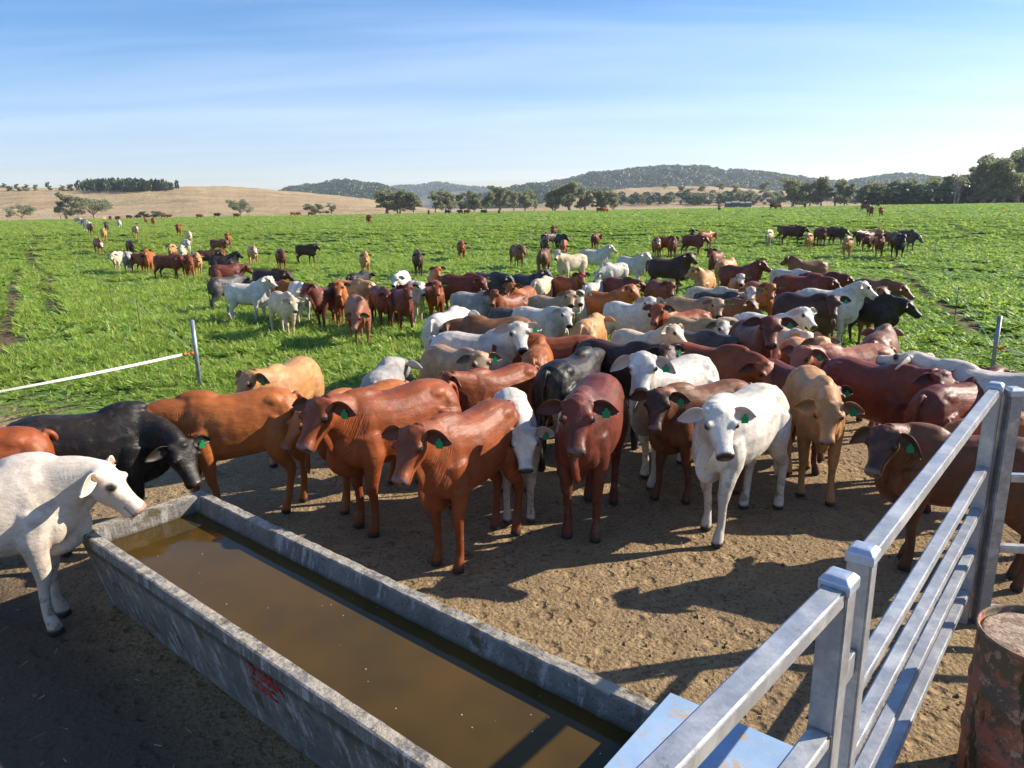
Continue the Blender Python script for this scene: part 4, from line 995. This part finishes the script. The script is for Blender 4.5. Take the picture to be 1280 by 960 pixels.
tl = tape_fence((240, 400), 12.4, 1.1, (246, 442), (0, 484), 10.1, 'grey round steel fence post left of the herd', 'left')
trt = tape_fence((1250, 395), 12.2, 1.1, (1243, 436), (1280, 441), 11.6, 'grey round steel fence post near the right edge', 'right')
pegs = {'left': [(209, 428), (176, 414), (141, 387), (101, 342)], 'right': [(1193, 400), (1168, 322), (1143, 293)]}
for sd_, pl in pegs.items():
    prev = tl if sd_ == 'left' else trt; pts = [prev]
    for k, (px, py) in enumerate(pl):
        if sd_ == 'left' and k == 0: continue
        g_ = on_ground(px, py, .15); r = empty('fence_peg', g_); tag(r, 'thin dark tread in peg, %s from the %s fence post' % (ORD[k-(sd_ == 'left')], sd_), 'fence peg', 'tread in pegs of the electric fences')
        rod('stake', g_-UZ*.05, g_+UZ*.95, .009, pegm, r, 6); rod('hook', g_+UZ*.88, g_+UZ*.93+Vector((.05, 0, 0)), .006, pegm, r, 6); pts.append(g_+UZ*.8)
    q = empty('fence_wire', pts[0]); tag(q, 'thin electric wire strung along the %s row of pegs' % sd_, 'fence wire')
    V, F = [], []
    for a_, b_ in zip(pts[:-1], pts[1:]): tube_pts(V, F, a_-q.location, b_-q.location, .004, .004, 5)
    mesh_obj('wire', V, F, wirem, q)
# far fence: posts at the far left edge of the crop
for k, px in enumerate((57, 60, 63, 66)):
    d = 215; x = (px-640)/FPX*d*.971; r = empty('far_fence_post', (x, d, gz(x, d))); rod('post', Vector((x, d, gz(x, d)-.2)), Vector((x, d, gz(x, d)+1.9)), .07, fst, r, 6); tag(r, '%s thin post from the left at the far left crop edge' % ORD[k], 'fence post', 'thin posts at the far left crop edge')
# far sheds right of centre
m = NT('shed_iron'); shm = m.out((.07, .075, .08), .7); m = NT('shed_roof'); rfm = m.out((.22, .23, .24), .6)
for k, (px, w_, h_) in enumerate([(914, 6, 1.8), (922, 7, 2.0), (931, 5, 1.7), (939, 6, 1.7)]):
    d = 330; x = (px-640)/FPX*d*.971; r = empty('shed', (x, d, gz(x, d))); tag(r, 'small grey shed at the foot of the dry slope, %s from the left' % ORD[k], 'shed', 'far farm sheds')
    bm = bmesh.new(); box_bm(bm, Vector((0, 0, h_/2)), Vector((1, 0, 0)), Vector((0, 1, 0)), UZ, w_/FPX*d, 3, h_, 0); from_bm('wall', bm, shm, r)
    hw_ = w_/FPX*d/2+.15; mesh_obj('roof', [(-hw_, -1.7, h_+.003), (hw_, -1.7, h_+.003), (hw_, 1.7, h_+.003), (-hw_, 1.7, h_+.003), (-hw_, 0, h_+.7), (hw_, 0, h_+.7)], [(0, 1, 5, 4), (3, 4, 5, 2), (0, 4, 3), (1, 2, 5), (0, 3, 2, 1)], rfm, r)
# ---------------------------------------------------------------- the cattle
COAT = {
 'red': coat('coat_red', (.26, .062, .015), (.17, .038, .010), nose=(.19, .10, .085)), 'rust': coat('coat_rust', (.36, .112, .024), (.25, .068, .016), nose=(.20, .10, .07)),
 'dred': coat('coat_dark_red', (.16, .034, .016), (.09, .020, .011), nose=(.13, .075, .065)), 'choc': coat('coat_chocolate', (.060, .024, .014), (.035, .015, .010), leg=(.025, .012, .010)),
 'black': coat('coat_black', (.013, .011, .010), (.022, .015, .011), inner=(.03, .025, .02)), 'tan': coat('coat_tan', (.50, .26, .10), (.38, .18, .065), nose=(.30, .17, .13), leg=(.40, .20, .08)),
 'fawn': coat('coat_fawn', (.42, .27, .155), (.30, .175, .09)), 'cream': coat('coat_cream', (.62, .49, .33), (.50, .36, .22), nose=(.20, .12, .10), inner=(.45, .30, .22)),
 'white': coat('coat_white', (.60, .555, .475), (.47, .42, .345), leg=(.52, .46, .38), inner=(.46, .33, .27)), 'grey': coat('coat_grey', (.36, .33, .29), (.22, .20, .18), inner=(.2, .16, .14)),
 'pink': coat('coat_pale_cream', (.56, .485, .40), (.47, .39, .30), nose=(.42, .24, .19), inner=(.55, .33, .26), leg=(.54, .45, .35)),
 'tanwf': coat('coat_fawn_white_face', (.46, .27, .12), (.34, .19, .08), face=(.60, .54, .46)), 'redwf': coat('coat_red_white_face', (.33, .11, .04), (.24, .07, .025), face=(.62, .55, .46)),
 'rose': coat('coat_rose_red', (.33, .12, .065), (.22, .07, .035), nose=(.35, .18, .14)), 'brown': coat('coat_brown', (.20, .085, .035), (.12, .048, .022)),
 'browndf': coat('coat_brown_dark_face', (.17, .060, .022), (.10, .036, .014), face=(.055, .026, .015), leg=(.10, .04, .02), nose=(.16, .11, .09)), 'greyb': coat('coat_dark_grey', (.085, .075, .068), (.035, .03, .028))}
m = NT('eye'); eyem = m.out((.012, .009, .007), .06); m.b.inputs['Specular IOR Level'].default_value = .6
m = NT('ear_tag'); co_ = m.co(); tagm = m.out((.006, .22, .075), .4)
CACHE = {}
def cow_mesh(lvl, yaw, gait, vox, pitch=None, **k):
    key = (lvl, round(yaw/12)*12, gait % 4, vox, pitch, tuple(sorted(k.items())))
    if key not in CACHE:
        me, tf, ey = cow_geo(yaw=key[1], level=lvl, gait=gait, voxel=vox, pitch=pitch, **k)
        me.materials.append(None)
        if vox < .03:
            tm_ = tag_mesh(tf); tm_.materials.append(tagm); es = []
            for c, _ in ey:
                e = eye_mesh(c); e.materials.append(eyem); es.append(e)
        else: tm_, es = None, []
        CACHE[key] = (me, tm_, es)
    return CACHE[key]
NC = [0]
def cow(px, py, h, k, lvl, coatn, s, label, group, mode='T', gait=None, pitch=None, tagged=True, **kw):
    NC[0] += 1; g = NC[0] if gait is None else gait
    s *= (.95 if group == G1 else .88) if mode == 'T' else .90
    if group == G2 and lvl == 'm' and abs(k) < 62: lvl = 'u'
    if group in (G2, G3) and lvl == 'u' and NC[0] % 3: lvl = 'h'
    if group == G2 and 50 < abs(h) < 82: h *= .84
    if mode == 'T':
        r = ray(px, py); zt = 1.305*s; t = (zt-CAMH)/r.z; p = CAMP + r*t
        for _ in range(6):
            t = (zt + gz(p.x, p.y) - CAMH)/r.z; p = CAMP + r*t
        p = Vector((p.x, p.y, gz(p.x, p.y)))
    else: p = on_ground(px, py, .22)
    dist = math.hypot(p.x, p.y)
    base = math.atan2(-p.y, -p.x)
    rz = base + R(h); yaw = k-h
    while yaw > 180: yaw -= 360
    while yaw < -180: yaw += 360
    yaw = max(-110, min(110, yaw))
    vox = .0135 if dist < 10 else (.020 if dist < 24 else .034)
    if dist >= 24: yaw = round(yaw/36)*36; g = g % 3; kw = {}
    me, tm_, es = cow_mesh(lvl, yaw, g, vox, pitch, **kw)
    def put(nm, mesh, parent, mat):
        o = bpy.data.objects.new(nm, mesh); C.objects.link(o)
        if parent: o.parent = parent
        if mat: o.material_slots[0].link = 'OBJECT'; o.material_slots[0].material = mat
        return o
    if vox < .03:
        root = empty('cow', p, rz, s); put('body', me, root, COAT[coatn])
        for e in es: put('eye', e, root, None)
        if tagged: put('ear_tag', tm_, root, None)
    else:
        root = put('cow', me, None, COAT[coatn]); root.location = p; root.rotation_euler.z = rz; root.scale = (s, s, s)
    wv = [1, 1.05, .95, 1.08, .97, 1.02][NC[0] % 6]; root.scale = (s*(.97+.02*(NC[0] % 4)), s*wv, s)
    tag(root, label, 'cow', group)
    return root
G1 = 'cattle crowded round the trough'; G2 = 'herd standing packed behind the trough'; G3 = 'cattle standing in the crop left of the main herd'; G4 = 'cattle grazing across the middle of the crop'
G5 = 'cattle standing at the right side of the crop'; G6 = 'cattle walking in from the far left'; G7 = 'tiny cattle at the far edge of the crop'
# px, py(top of back over mid body), body heading, head heading (0 = at camera, 90 = picture right), head level, coat, size, label
HERO = [
 (-56, 582, 72, 56, 'm', 'pink', 1.08, 'pale cream cow at the left edge with its head over the trough corner', dict(gait=0, pitch=56)),
 (-42, 541, -95, -95, 'm', 'red', 1.05, 'red cow cut by the left edge, behind the pale cream one', dict(gait=2)),
 (88, 514, 84, 26, 'l', 'black', 1.06, 'black cow drinking at the far end of the trough', dict(gait=0, pitch=66)),
 (300, 487, -90, -88, 'm', 'rust', 1.06, 'curly rust red cow side on behind the black drinking cow', dict(gait=2)),
 (362, 450, -28, -52, 'u', 'tan', 1.0, 'light tan cow standing at the grass edge behind the rust red cow', dict(gait=0)),
 (462, 480, -50, -48, 'm', 'rust', 1.0, 'orange brown cow mostly hidden, its pale muzzle beside the big red cow', dict(gait=1)),
 (500, 479, -58, -28, 'u', 'red', 1.12, 'biggest red cow behind the trough, turned to the left', dict(gait=0)),
 (592, 507, -38, -22, 'u', 'red', 1.09, 'glossy red cow standing foremost at the edge of the trough', dict(gait=0)),
 (478, 457, 168, 160, 'm', 'grey', .98, 'pale grey rump showing above the orange brown and big red cows', dict(gait=0)),
 (629, 457, -50, -62, 'u', 'red', .98, 'small red cow behind the foremost red one with head turned left', dict(gait=3)),
 (641, 492, 6, 6, 'm', 'white', .97, 'curly white calf with lowered head between red cow and maroon cow', dict(gait=0, pitch=62, hump=.4)),
 (741, 474, -12, -4, 'u', 'dred', 1.15, 'dark maroon cow facing the camera with both ears wide', dict(gait=0, fat=.98)),
 (711, 444, 152, 150, 'm', 'black', 1.06, 'black cow seen from behind, just behind the maroon one', dict(gait=0)),
 (672, 431, 174, 170, 'm', 'rust', 1.02, 'orange cow seen from behind, left of the black rump', dict(gait=2)),
 (588, 414, 70, 12, 'h', 'white', 1.08, 'off white brahman cow with black muzzle and curled brown ears', dict(gait=0, hump=1.3)),
 (562, 433, 36, 6, 'u', 'fawn', 1.0, 'fawn cow with dark muzzle in front of the off white brahman', dict(gait=2)),
 (556, 388, 155, 150, 'm', 'white', 1.05, 'cream white cow seen from behind, left end of the packed herd', dict(gait=0)),
 (625, 395, -92, -95, 'm', 'brown', 1.04, 'red brown cow side on with its rump and tail to the right', dict(gait=1)),
 (702, 418, -88, -95, 'm', 'red', 1.06, 'long backed red cow side on in front of the tan rumps', dict(gait=0)),
 (766, 425, 58, 35, 'u', 'choc', 1.08, 'very dark maroon cow left of the grey white brahman', dict(gait=0)),
 (847, 447, -36, 3, 'h', 'white', 1.10, 'grey white brahman with big drooping ears and a green tag, facing forward', dict(gait=1, hump=1.4, ear_droop=.35)),
 (888, 477, -52, -10, 'u', 'browndf', 1.0, 'brown cow with dark face left of the large white cow', dict(gait=2)),
 (932, 486, -28, 24, 'u', 'white', 1.08, 'large clean white cow standing clear at the front of the herd', dict(gait=1, pitch=52, fat=.92)),
 (1019, 463, 14, 2, 'm', 'tan', 1.04, 'tan cow facing forward right of the large white cow', dict(gait=1, pitch=56)),
 (1088, 450, 58, 48, 'u', 'dred', 1.04, 'dark red cow chewing greens behind the tan front cow', dict(gait=0)),
 (1196, 476, 150, 165, 'u', 'dred', 1.02, 'maroon cow seen from behind near the gate, ears spread', dict(gait=0, pitch=20)),
 (1256, 461, -104, -112, 'u', 'pink', 1.10, 'long pale cow at the right edge walking away beyond the gate', dict(gait=0, pitch=15)),
 (1222, 540, -83, -14, 'u', 'browndf', .99, 'brown cow with dark drooping ears standing behind the galvanised gate', dict(gait=0, ear_droop=.45)),
 (1330, 520, -60, -60, 'm', 'rust', 1.0, 'orange brown cow cut by the right edge behind the gate', dict(gait=1)),
 (1102, 412, 172, 190, 'm', 'brown', 1.02, 'dark brown cow seen from behind at the right end of the herd', dict(gait=2)),
 (1070, 430, -52, -32, 'u', 'rose', 1.02, 'rosy fawn cow with dark nose looking left above the tan front cow', dict(gait=0)),
 (982, 453, 40, 30, 'm', 'dred', .98, 'dark red cow nearly hidden behind the tan front cow', dict(gait=1)),
 (943, 401, 18, 2, 'h', 'dred', 1.10, 'tall dark red cow facing forward above the large white one', dict(gait=0)),
 (878, 429, 66, 30, 'm', 'red', 1.06, 'smooth red cow with a broad green tag looking right', dict(gait=0)),
]
HERD = [
 (857, 411, 70, 82, 'm', 'greyb', 1.04, 'black cow with grey streaked neck pointing right above the smooth red cow', G2),
 (862, 396, 62, 32, 'm', 'tanwf', 1.04, 'fawn cow with white blaze face beside the grey streaked neck', G2),
 (858, 387, -62, -20, 'm', 'red', 1.04, 'shiny red cow with head turned down left in the middle of the herd', G2),
 (783, 377, 60, 4, 'u', 'white', 1.04, 'freckled white cow with brown ears left of the shiny red one', G2),
 (862, 371, 78, 6, 'm', 'fawn', 1.04, 'long dusty brown cow looking at the camera in mid herd', G2),
 (797, 412, 60, 45, 'm', 'cream', 1.0, 'cream cow with head turned right above the grey white brahman', G2),
 (752, 363, 80, 48, 'm', 'rust', 1.06, 'long orange red cow side on with its head to the right', G2),
 (670, 383, 76, 14, 'm', 'white', 1.02, 'bright white cow side on in the left middle of the herd', G2),
 (686, 369, 62, 6, 'm', 'fawn', 1.02, 'fawn cow with dark nose just behind the bright white one', G2),
 (722, 367, 4, 0, 'u', 'white', .98, 'white faced cow with brown ears right of the fawn one', G2),
 (737, 396, 162, 175, 'm', 'tan', .98, 'tan cow seen from behind between bright white and orange red ones', G2),
 (708, 345, 55, 10, 'm', 'red', .98, 'red cow looking forward in front of the big cream cow', G2),
 (717, 317, -68, -32, 'm', 'cream', 1.1, 'big cream cow side on behind the herd', G2),
 (741, 311, 82, 92, 'h', 'white', 1.1, 'tall white brahman looking right at the back of the herd', G2),
 (770, 328, -50, -62, 'l', 'white', .98, 'clean white cow bending its head left at the back of the herd', G2),
 (787, 320, 62, 40, 'u', 'white', 1.06, 'light grey white cow left of the black side on cow', G2),
 (832, 322, 86, 60, 'h', 'choc', 1.14, 'near black cow side on at the back of the herd', G2),
 (772, 346, 60, 70, 'm', 'dred', 1.0, 'dark red cow facing right behind the long orange red one', G2),
 (742, 352, 150, 160, 'm', 'white', .9, 'small white rump between red and dark red cows', G2),
 (824, 350, 30, 10, 'm', 'red', 1.0, 'red cow facing forward under the near black side on cow', G2),
 (882, 338, -12, -55, 'u', 'tan', 1.02, 'tan cow turning its head left at the back right of the herd', G2),
 (897, 314, -22, -8, 'u', 'dred', 1.04, 'dark headed cow with red flank at the back of the herd', G2),
 (908, 323, 150, -150, 'm', 'tan', 1.0, 'tan cow looking away behind the dark red crossing one', G2),
 (922, 331, 76, 72, 'u', 'dred', 1.06, 'dark red cow facing right with one ear out at the back', G2),
 (922, 346, 6, 0, 'u', 'redwf', .96, 'red and white faced cow looking straight forward', G2),
 (884, 358, 80, 85, 'm', 'cream', 1.0, 'cream backed cow beside the black one in the middle rows', G2),
 (896, 364, 78, 85, 'l', 'greyb', 1.0, 'black cow with grey head lowered to the right', G2),
 (927, 363, 22, 4, 'm', 'tanwf', 1.0, 'fawn cow with white face and black nose in mid herd', G2),
 (948, 352, 30, 8, 'u', 'rust', 1.0, 'orange red cow with raised head right of mid herd', G2),
 (984, 336, 72, 80, 'm', 'white', .98, 'white cow peeping over the long dark red back', G2),
 (1015, 325, -80, -95, 'h', 'brown', 1.04, 'brown cow with raised head facing left at the back', G2),
 (998, 343, 86, 88, 'm', 'dred', 1.08, 'long dark red cow side on at the right back of the herd', G2),
 (1024, 340, 84, 80, 'm', 'dred', .98, 'maroon cow whose head shows right of the long dark red back', G2),
 (1030, 360, 82, 78, 'u', 'white', 1.10, 'long grey white cow side on with pink ear at the right', G2),
 (1003, 366, 68, 12, 'm', 'choc', 1.14, 'large chocolate brown cow looking forward at the right', G2),
 (955, 391, 76, 42, 'm', 'white', 1.04, 'long white cow side on above the tall dark red one', G2),
 (925, 397, 80, 70, 'm', 'cream', .96, 'cream cow half hidden left of the tall dark red one', G2),
 (982, 408, 30, 20, 'm', 'cream', .96, 'small cream cow below the long white one', G2),
 (1002, 424, 18, 30, 'm', 'tan', .98, 'orange tan cow with cream head left of the rosy fawn one', G2),
 (1092, 348, 60, 75, 'm', 'brown', 1.02, 'brown cow facing right out in the crop at the right end', G2),
 (1086, 367, 74, 84, 'm', 'black', 1.0, 'black cow with lowered head at the right end of the herd', G2),
 (1068, 364, 56, 60, 'm', 'brown', 1.0, 'greyish brown cow just left of the black lowered head', G2),
 (845, 396, 64, 70, 'm', 'tan', .98, 'golden tan back running under the white blaze face', G2),
 (900, 372, 70, 60, 'm', 'brown', .98, 'brown cow filling the row behind the long white one', G2),
 (655, 358, -20, -30, 'u', 'rust', 1.0, 'orange cow with raised head in the left middle of the herd', G2),
 (640, 367, -40, -20, 'm', 'red', 1.0, 'red cow with folded ear left of the orange raised head', G2),
 (676, 347, 160, 150, 'm', 'cream', .98, 'buff rump showing above the fawn cow', G2),
 (658, 342, 70, 60, 'm', 'greyb', .96, 'charcoal backed cow behind the orange raised head', G2),
 (640, 384, 80, 75, 'm', 'greyb', .98, 'dark grey cow glimpsed between brown back and bright white one', G2),
 (806, 432, 20, 30, 'm', 'cream', .9, 'little cream calf right behind the grey white brahman head', G2),
 # left outliers
 (304, 353, 68, 60, 'u', 'white', 1.02, 'white cow side on at the left front of the crop', G3),
 (351, 364, 22, 6, 'm', 'cream', 1.0, 'creamy tan cow facing forward beside the left white cow', G3),
 (372, 352, 12, 22, 'm', 'white', 1.0, 'round white cow behind the creamy tan one', G3),
 (343, 350, 40, 80, 'm', 'rust', .98, 'orange cow half hidden between two pale cows at left', G3),
 (333, 336, 60, 50, 'm', 'choc', 1.0, 'dark brown cow behind the orange half hidden one', G3),
 (279, 345, 120, 110, 'm', 'greyb', 1.0, 'black cow standing behind the left white cow', G3),
 (280, 330, 100, 95, 'm', 'dred', 1.0, 'dark maroon cow above the black one at left', G3),
 (276, 319, 90, 88, 'u', 'black', 1.02, 'black cow side on facing right at left of the crop', G3),
 (257, 312, 86, 60, 'm', 'choc', 1.0, 'dark chocolate cow left of the black side on one', G3),
 (269, 311, 40, 20, 'm', 'rust', .98, 'small orange cow behind the black side on one', G3),
 (407, 358, -30, -50, 'u', 'dred', .98, 'dark red cow with head left in the left middle group', G3),
 (422, 351, 6, -8, 'u', 'rust', 1.06, 'orange red cow facing forward in the left middle group', G3),
 (434, 349, 60, 70, 'm', 'tanwf', .98, 'white faced tan cow behind the orange red one', G3),
 (446, 340, 150, 170, 'm', 'black', 1.04, 'black rump right of the white faced tan cow', G3),
 (446, 369, 10, -28, 'l', 'rose', 1.0, 'rosy red cow lowering its head in the left middle group', G3),
 (474, 357, 16, 20, 'm', 'dred', 1.0, 'dark brown red cow right of the rosy one', G3),
 (499, 360, 20, 10, 'u', 'dred', 1.0, 'dark red cow with raised reddish head before two white ones', G3),
 (517, 351, 10, 18, 'u', 'white', 1.0, 'white cow with brown patched face behind the dark red raised head', G3),
 (502, 338, -10, -20, 'm', 'white', 1.0, 'white cow at the back of the pair of white ones', G3),
 (544, 337, 6, 2, 'u', 'rust', 1.0, 'orange cow at the back with ears out, left of the long dark one', G3),
 (543, 350, 4, 6, 'u', 'red', 1.02, 'shiny red cow facing forward left of the long dark red one', G3),
 (572, 342, 74, 30, 'm', 'dred', 1.06, 'long dark red cow with orange head and green tag', G3),
 (606, 340, 66, 70, 'm', 'greyb', 1.0, 'dark grey cow with pale legs at the back left', G3),
 (588, 364, 64, 12, 'u', 'grey', 1.0, 'light grey cow with white face left of the herd', G3),
]
FAR = [
 # px, foot py, heading, head, level, coat, size, label, group
 (236, 345, 10, 0, 'm', 'red', 1., 'red cow foremost of the left field row, facing forward', G3),
 (210, 346, 62, 30, 'm', 'dred', 1.04, 'dark red cow side on left of the foremost red one', G3),
 (247, 340, 6, 0, 'm', 'tan', 1., 'tan cow just right of the foremost red one', G3),
 (190, 339, -12, -20, 'u', 'rust', 1., 'orange cow in the middle of the left field row', G3),
 (175, 339, 30, 40, 'm', 'red', .96, 'small red cow left of the orange one in the left row', G3),
 (162, 338, -10, 10, 'm', 'grey', 1., 'greyish cream cow second in the left field row', G3),
 (150, 336, -20, -30, 'm', 'cream', .96, 'cream cow at the left end of the left field row', G3),
 (164, 318, 12, 0, 'm', 'choc', .96, 'chocolate cow behind the left field row', G3),
 (229, 327, 0, 0, 'm', 'cream', 1., 'pale round cream cow behind the foremost red one', G3),
 (234, 316, 10, 20, 'm', 'white', .96, 'white cow behind the pale round cream one', G3),
 (217, 323, -10, 0, 'm', 'tan', .95, 'small tan cow behind the left row', G3),
 (237, 304, 6, 10, 'm', 'cream', 1., 'cream cow walking alone above the left row', G4),
 (224, 293, 0, 0, 'm', 'red', 1., 'red cow walking alone near the far left group', G4),
 (170, 295, 12, 0, 'm', 'tanwf', .96, 'tan and white cow walking alone at upper left', G4),
 (273, 316, 60, 20, 'm', 'brown', .96, 'brown cow near the black side on one, further off', G4),
 (286, 307, 0, 6, 'm', 'rust', 1., 'orange red cow walking alone above the brown one', G4),
 (317, 329, 10, 16, 'm', 'tanwf', 1., 'fawn cow with white front walking alone', G4),
 (352, 334, 8, 10, 'm', 'dred', .98, 'dark red cow facing forward left of the side on chocolate one', G4),
 (382, 327, 62, 70, 'u', 'choc', 1.0, 'chocolate cow side on alone in mid field', G4),
 (457, 341, 4, -6, 'm', 'tan', 1.02, 'light tan cow alone in front of the black rump', G4),
 (461, 279, 10, 60, 'm', 'red', 1.05, 'lone red cow high up near the far crop edge', G4),
 (523, 341, 4, -4, 'm', 'choc', 1.04, 'dark cow with ears out facing forward in mid field', G4),
 (577, 322, 4, 0, 'm', 'red', 1.02, 'lone red brown cow in the centre of the field', G4),
 (646, 332, 24, 10, 'm', 'brown', 1.06, 'brown tan cow with head low left of the back group', G4),
 (680, 342, 168, 150, 'm', 'brown', 1.06, 'brown cow seen from behind next to the big cream one', G4),
 (681, 318, 10, 10, 'm', 'choc', 1.04, 'dark brown cow in the small back group at centre', G4),
 (705, 321, 0, -10, 'l', 'rust', 1., 'orange cow with lowered head in the small back group', G4),
 (701, 312, 30, 20, 'm', 'black', 1.04, 'black cow with white head behind the lowered orange one', G4),
 (692, 297, 0, 0, 'm', 'dred', 1., 'dark red cow farthest in the small back group', G4),
 (688, 308, -40, -30, 'm', 'choc', .96, 'dark cow left of the black one in the back group', G4),
 (744, 310, 170, 120, 'm', 'dred', 1.0, 'small dark red cow with its rump to the camera beyond the white brahman', G4),
 (820, 319, 8, 0, 'm', 'redwf', 1.06, 'red cow with pale front at the left of the back trio', G4),
 (831, 318, 50, 20, 'm', 'red', 1.04, 'red cow second in the back trio', G4),
 (841, 320, 0, 4, 'u', 'dred', 1.1, 'dark red cow facing forward in the back trio', G4),
 (864, 317, 62, 70, 'm', 'dred', 1.1, 'dark red cow side on right of the back trio', G4),
 (880, 310, 130, 140, 'm', 'rust', 1.06, 'orange brown cow side on behind the dark red side on one', G4),
 (866, 306, 0, 0, 'u', 'black', 1.04, 'black head peering over the back group right of centre', G4),
 (961, 306, -10, 0, 'm', 'cream', 1.02, 'cream cow at the left end of the right hand row', G5),
 (988, 304, 84, 80, 'm', 'choc', 1.16, 'long chocolate cow side on in the right hand row', G5),
 (981, 300, 90, 70, 'u', 'brown', 1.06, 'brown cow behind the long chocolate one', G5),
 (1010, 311, -6, 0, 'm', 'tan', 1.0, 'small tan cow facing forward before the long chocolate one', G5),
 (1024, 305, 30, -20, 'm', 'dred', 1.06, 'dark red cow in the middle of the right hand row', G5),
 (1032, 303, 70, 60, 'm', 'brown', 1.06, 'brown cow right of the dark red middle one', G5),
 (1045, 304, 50, 60, 'm', 'choc', 1.02, 'chocolate cow left of the big tan one in the right row', G5),
 (1058, 319, -4, 6, 'm', 'tan', 1.06, 'big tan cow standing forward of the right hand row', G5),
 (1077, 308, -30, -40, 'm', 'choc', 1.04, 'black brown cow right of the big tan one', G5),
 (1085, 312, -20, -30, 'm', 'dred', 1.06, 'maroon cow left of the foremost dark red one at right', G5),
 (1098, 319, 0, -6, 'u', 'dred', 1.12, 'foremost dark red cow on the right hand track', G5),
 (1094, 306, 20, 10, 'm', 'tan', 1.06, 'tan cow behind the foremost dark red one at right', G5),
 (1112, 312, 30, 20, 'm', 'brown', 1.06, 'brown cow between the dark red and black ones on the track', G5),
 (1121, 320, 14, 6, 'u', 'black', 1.12, 'black cow foremost at the right end of the right row', G5),
 (1130, 311, 50, 70, 'l', 'greyb', 1.1, 'charcoal cow with lowered head at the far right end of the row', G5),
 (1080, 264, 60, 70, 'm', 'brown', 1.1, 'brown cow at left of the four in front of the right wood', G7),
 (1087, 270, 20, 10, 'm', 'red', 1.05, 'red cow nearest of the four in front of the right wood', G7),
 (1101, 270, 0, 0, 'm', 'rust', 1.05, 'orange red cow at right of the four by the right wood', G7),
 (1097, 259, 30, 10, 'm', 'choc', 1.05, 'dark cow farthest of the four by the right wood', G7),
 (899, 264, 0, 0, 'm', 'dred', 1.1, 'lone dark red cow below the far sheds, left side', G7),
 (966, 262, 80, 80, 'm', 'black', 1.2, 'black cow right of the far sheds', G7), (973, 262, -70, -60, 'm', 'rust', 1.15, 'orange cow touching the black one right of the sheds', G7),
 (1006, 260, 10, 0, 'm', 'brown', 1.15, 'brown cow in front of the tall gum clump', G7),
 (97, 279, 40, 50, 'm', 'white', 1.02, 'white cow leading the far left file of cattle', G6), (105, 283, 30, 20, 'm', 'grey', 1.0, 'grey white cow second in the far left file', G6),
 (109, 288, 20, 10, 'm', 'white', 1.0, 'white cow third in the far left file, behind a red rump', G6), (114, 292, 12, 0, 'm', 'brown', 1.0, 'red brown cow fourth in the far left file', G6),
 (124, 315, 14, 10, 'l', 'redwf', 1.0, 'red cow with white face nearest in the far left file', G6), (131, 300, 0, 0, 'm', 'tan', 1.02, 'tan cow behind the red white faced one in the file', G6),
 (134, 288, 0, 10, 'm', 'greyb', .95, 'dark grey calf above the tan one in the far left file', G6), (131, 277, -20, -10, 'm', 'tanwf', .98, 'cream and brown cow in the upper far left file', G6),
 (138, 275, 10, 10, 'm', 'dred', .96, 'dark red cow right of the cream and brown one', G6), (147, 276, 40, 30, 'm', 'red', .98, 'red cow above the white one at the far left', G6),
 (150, 285, 0, 0, 'm', 'white', 1.0, 'white cow facing forward right of the far left file', G6), (183, 279, -8, 0, 'm', 'red', 1.04, 'left one of two red cows walking side by side', G6),
 (192, 281, 10, 0, 'm', 'rust', 1.04, 'right one of two red cows walking side by side', G6), (76, 273, 10, 0, 'm', 'brown', 1., 'left one of two brown cows at the far left crop edge', G7),
 (84, 274, 0, 0, 'm', 'brown', 1.05, 'right one of two brown cows at the far left crop edge', G7), (204, 273, 80, 70, 'm', 'red', 1., 'red cow side on right of the two walking red ones', G7),
 (211, 273, 70, 60, 'm', 'rust', 1., 'orange cow side on at the far crop edge', G7), (271, 272, 90, 60, 'm', 'black', 1.1, 'black cow on the far crop edge at left', G7),
 (249, 273, 90, 90, 'l', 'dred', 1., 'dark red grazing speck left of the far black cow', G7), (161, 274, 90, 90, 'l', 'choc', 1., 'dark grazing speck left of the two walking red cows', G7),
 (174, 274, -90, -90, 'l', 'choc', 1.05, 'dark grazing speck touching the walking red cows', G7), (295, 272, 90, 80, 'l', 'choc', 1., 'dark speck right of the far black cow', G7),
 (366, 270, 90, 90, 'l', 'rust', 1., 'leftmost rusty speck under the low grey gums', G7), (374, 270, -90, -80, 'l', 'rust', 1., 'second rusty speck under the low grey gums', G7), (388, 270, 80, 80, 'l', 'brown', 1., 'brown speck right of the low grey gums', G7),
 (536, 269, 0, 0, 'm', 'choc', 1.1, 'dark speck left of the long line of gums', G7), (559, 268, 80, 80, 'l', 'choc', 1., 'first grazing dark speck under the line of gums', G7), (576, 268, -80, -80, 'm', 'choc', 1., 'second dark speck under the line of gums', G7),
 (583, 268, 80, 80, 'm', 'red', 1., 'red speck under the line of gums', G7), (604, 268, 80, 80, 'l', 'greyb', 1., 'grey speck under the line of gums', G7), (624, 268, 0, 0, 'm', 'choc', 1., 'dark speck at the right of the line of gums', G7),
 (749, 266, 80, 80, 'm', 'red', 1.05, 'red speck left below the clump of gums', G7), (757, 266, -60, -60, 'm', 'rust', 1.05, 'rusty speck right below the clump of gums', G7),
]
for (px, py, h, k, lv, ct, s, lb, kw) in HERO: cow(px, py, h, k, lv, ct, s, lb, G1, **kw)
for (px, py, h, k, lv, ct, s, lb, gp) in HERD: cow(px, py, h, k, lv, ct, s, lb, gp)
for (px, py, h, k, lv, ct, s, lb, gp) in FAR: cow(px, py, h, k, lv, ct, s, lb, gp, mode='F')
print('cattle', NC[0], 'meshes', len(CACHE))
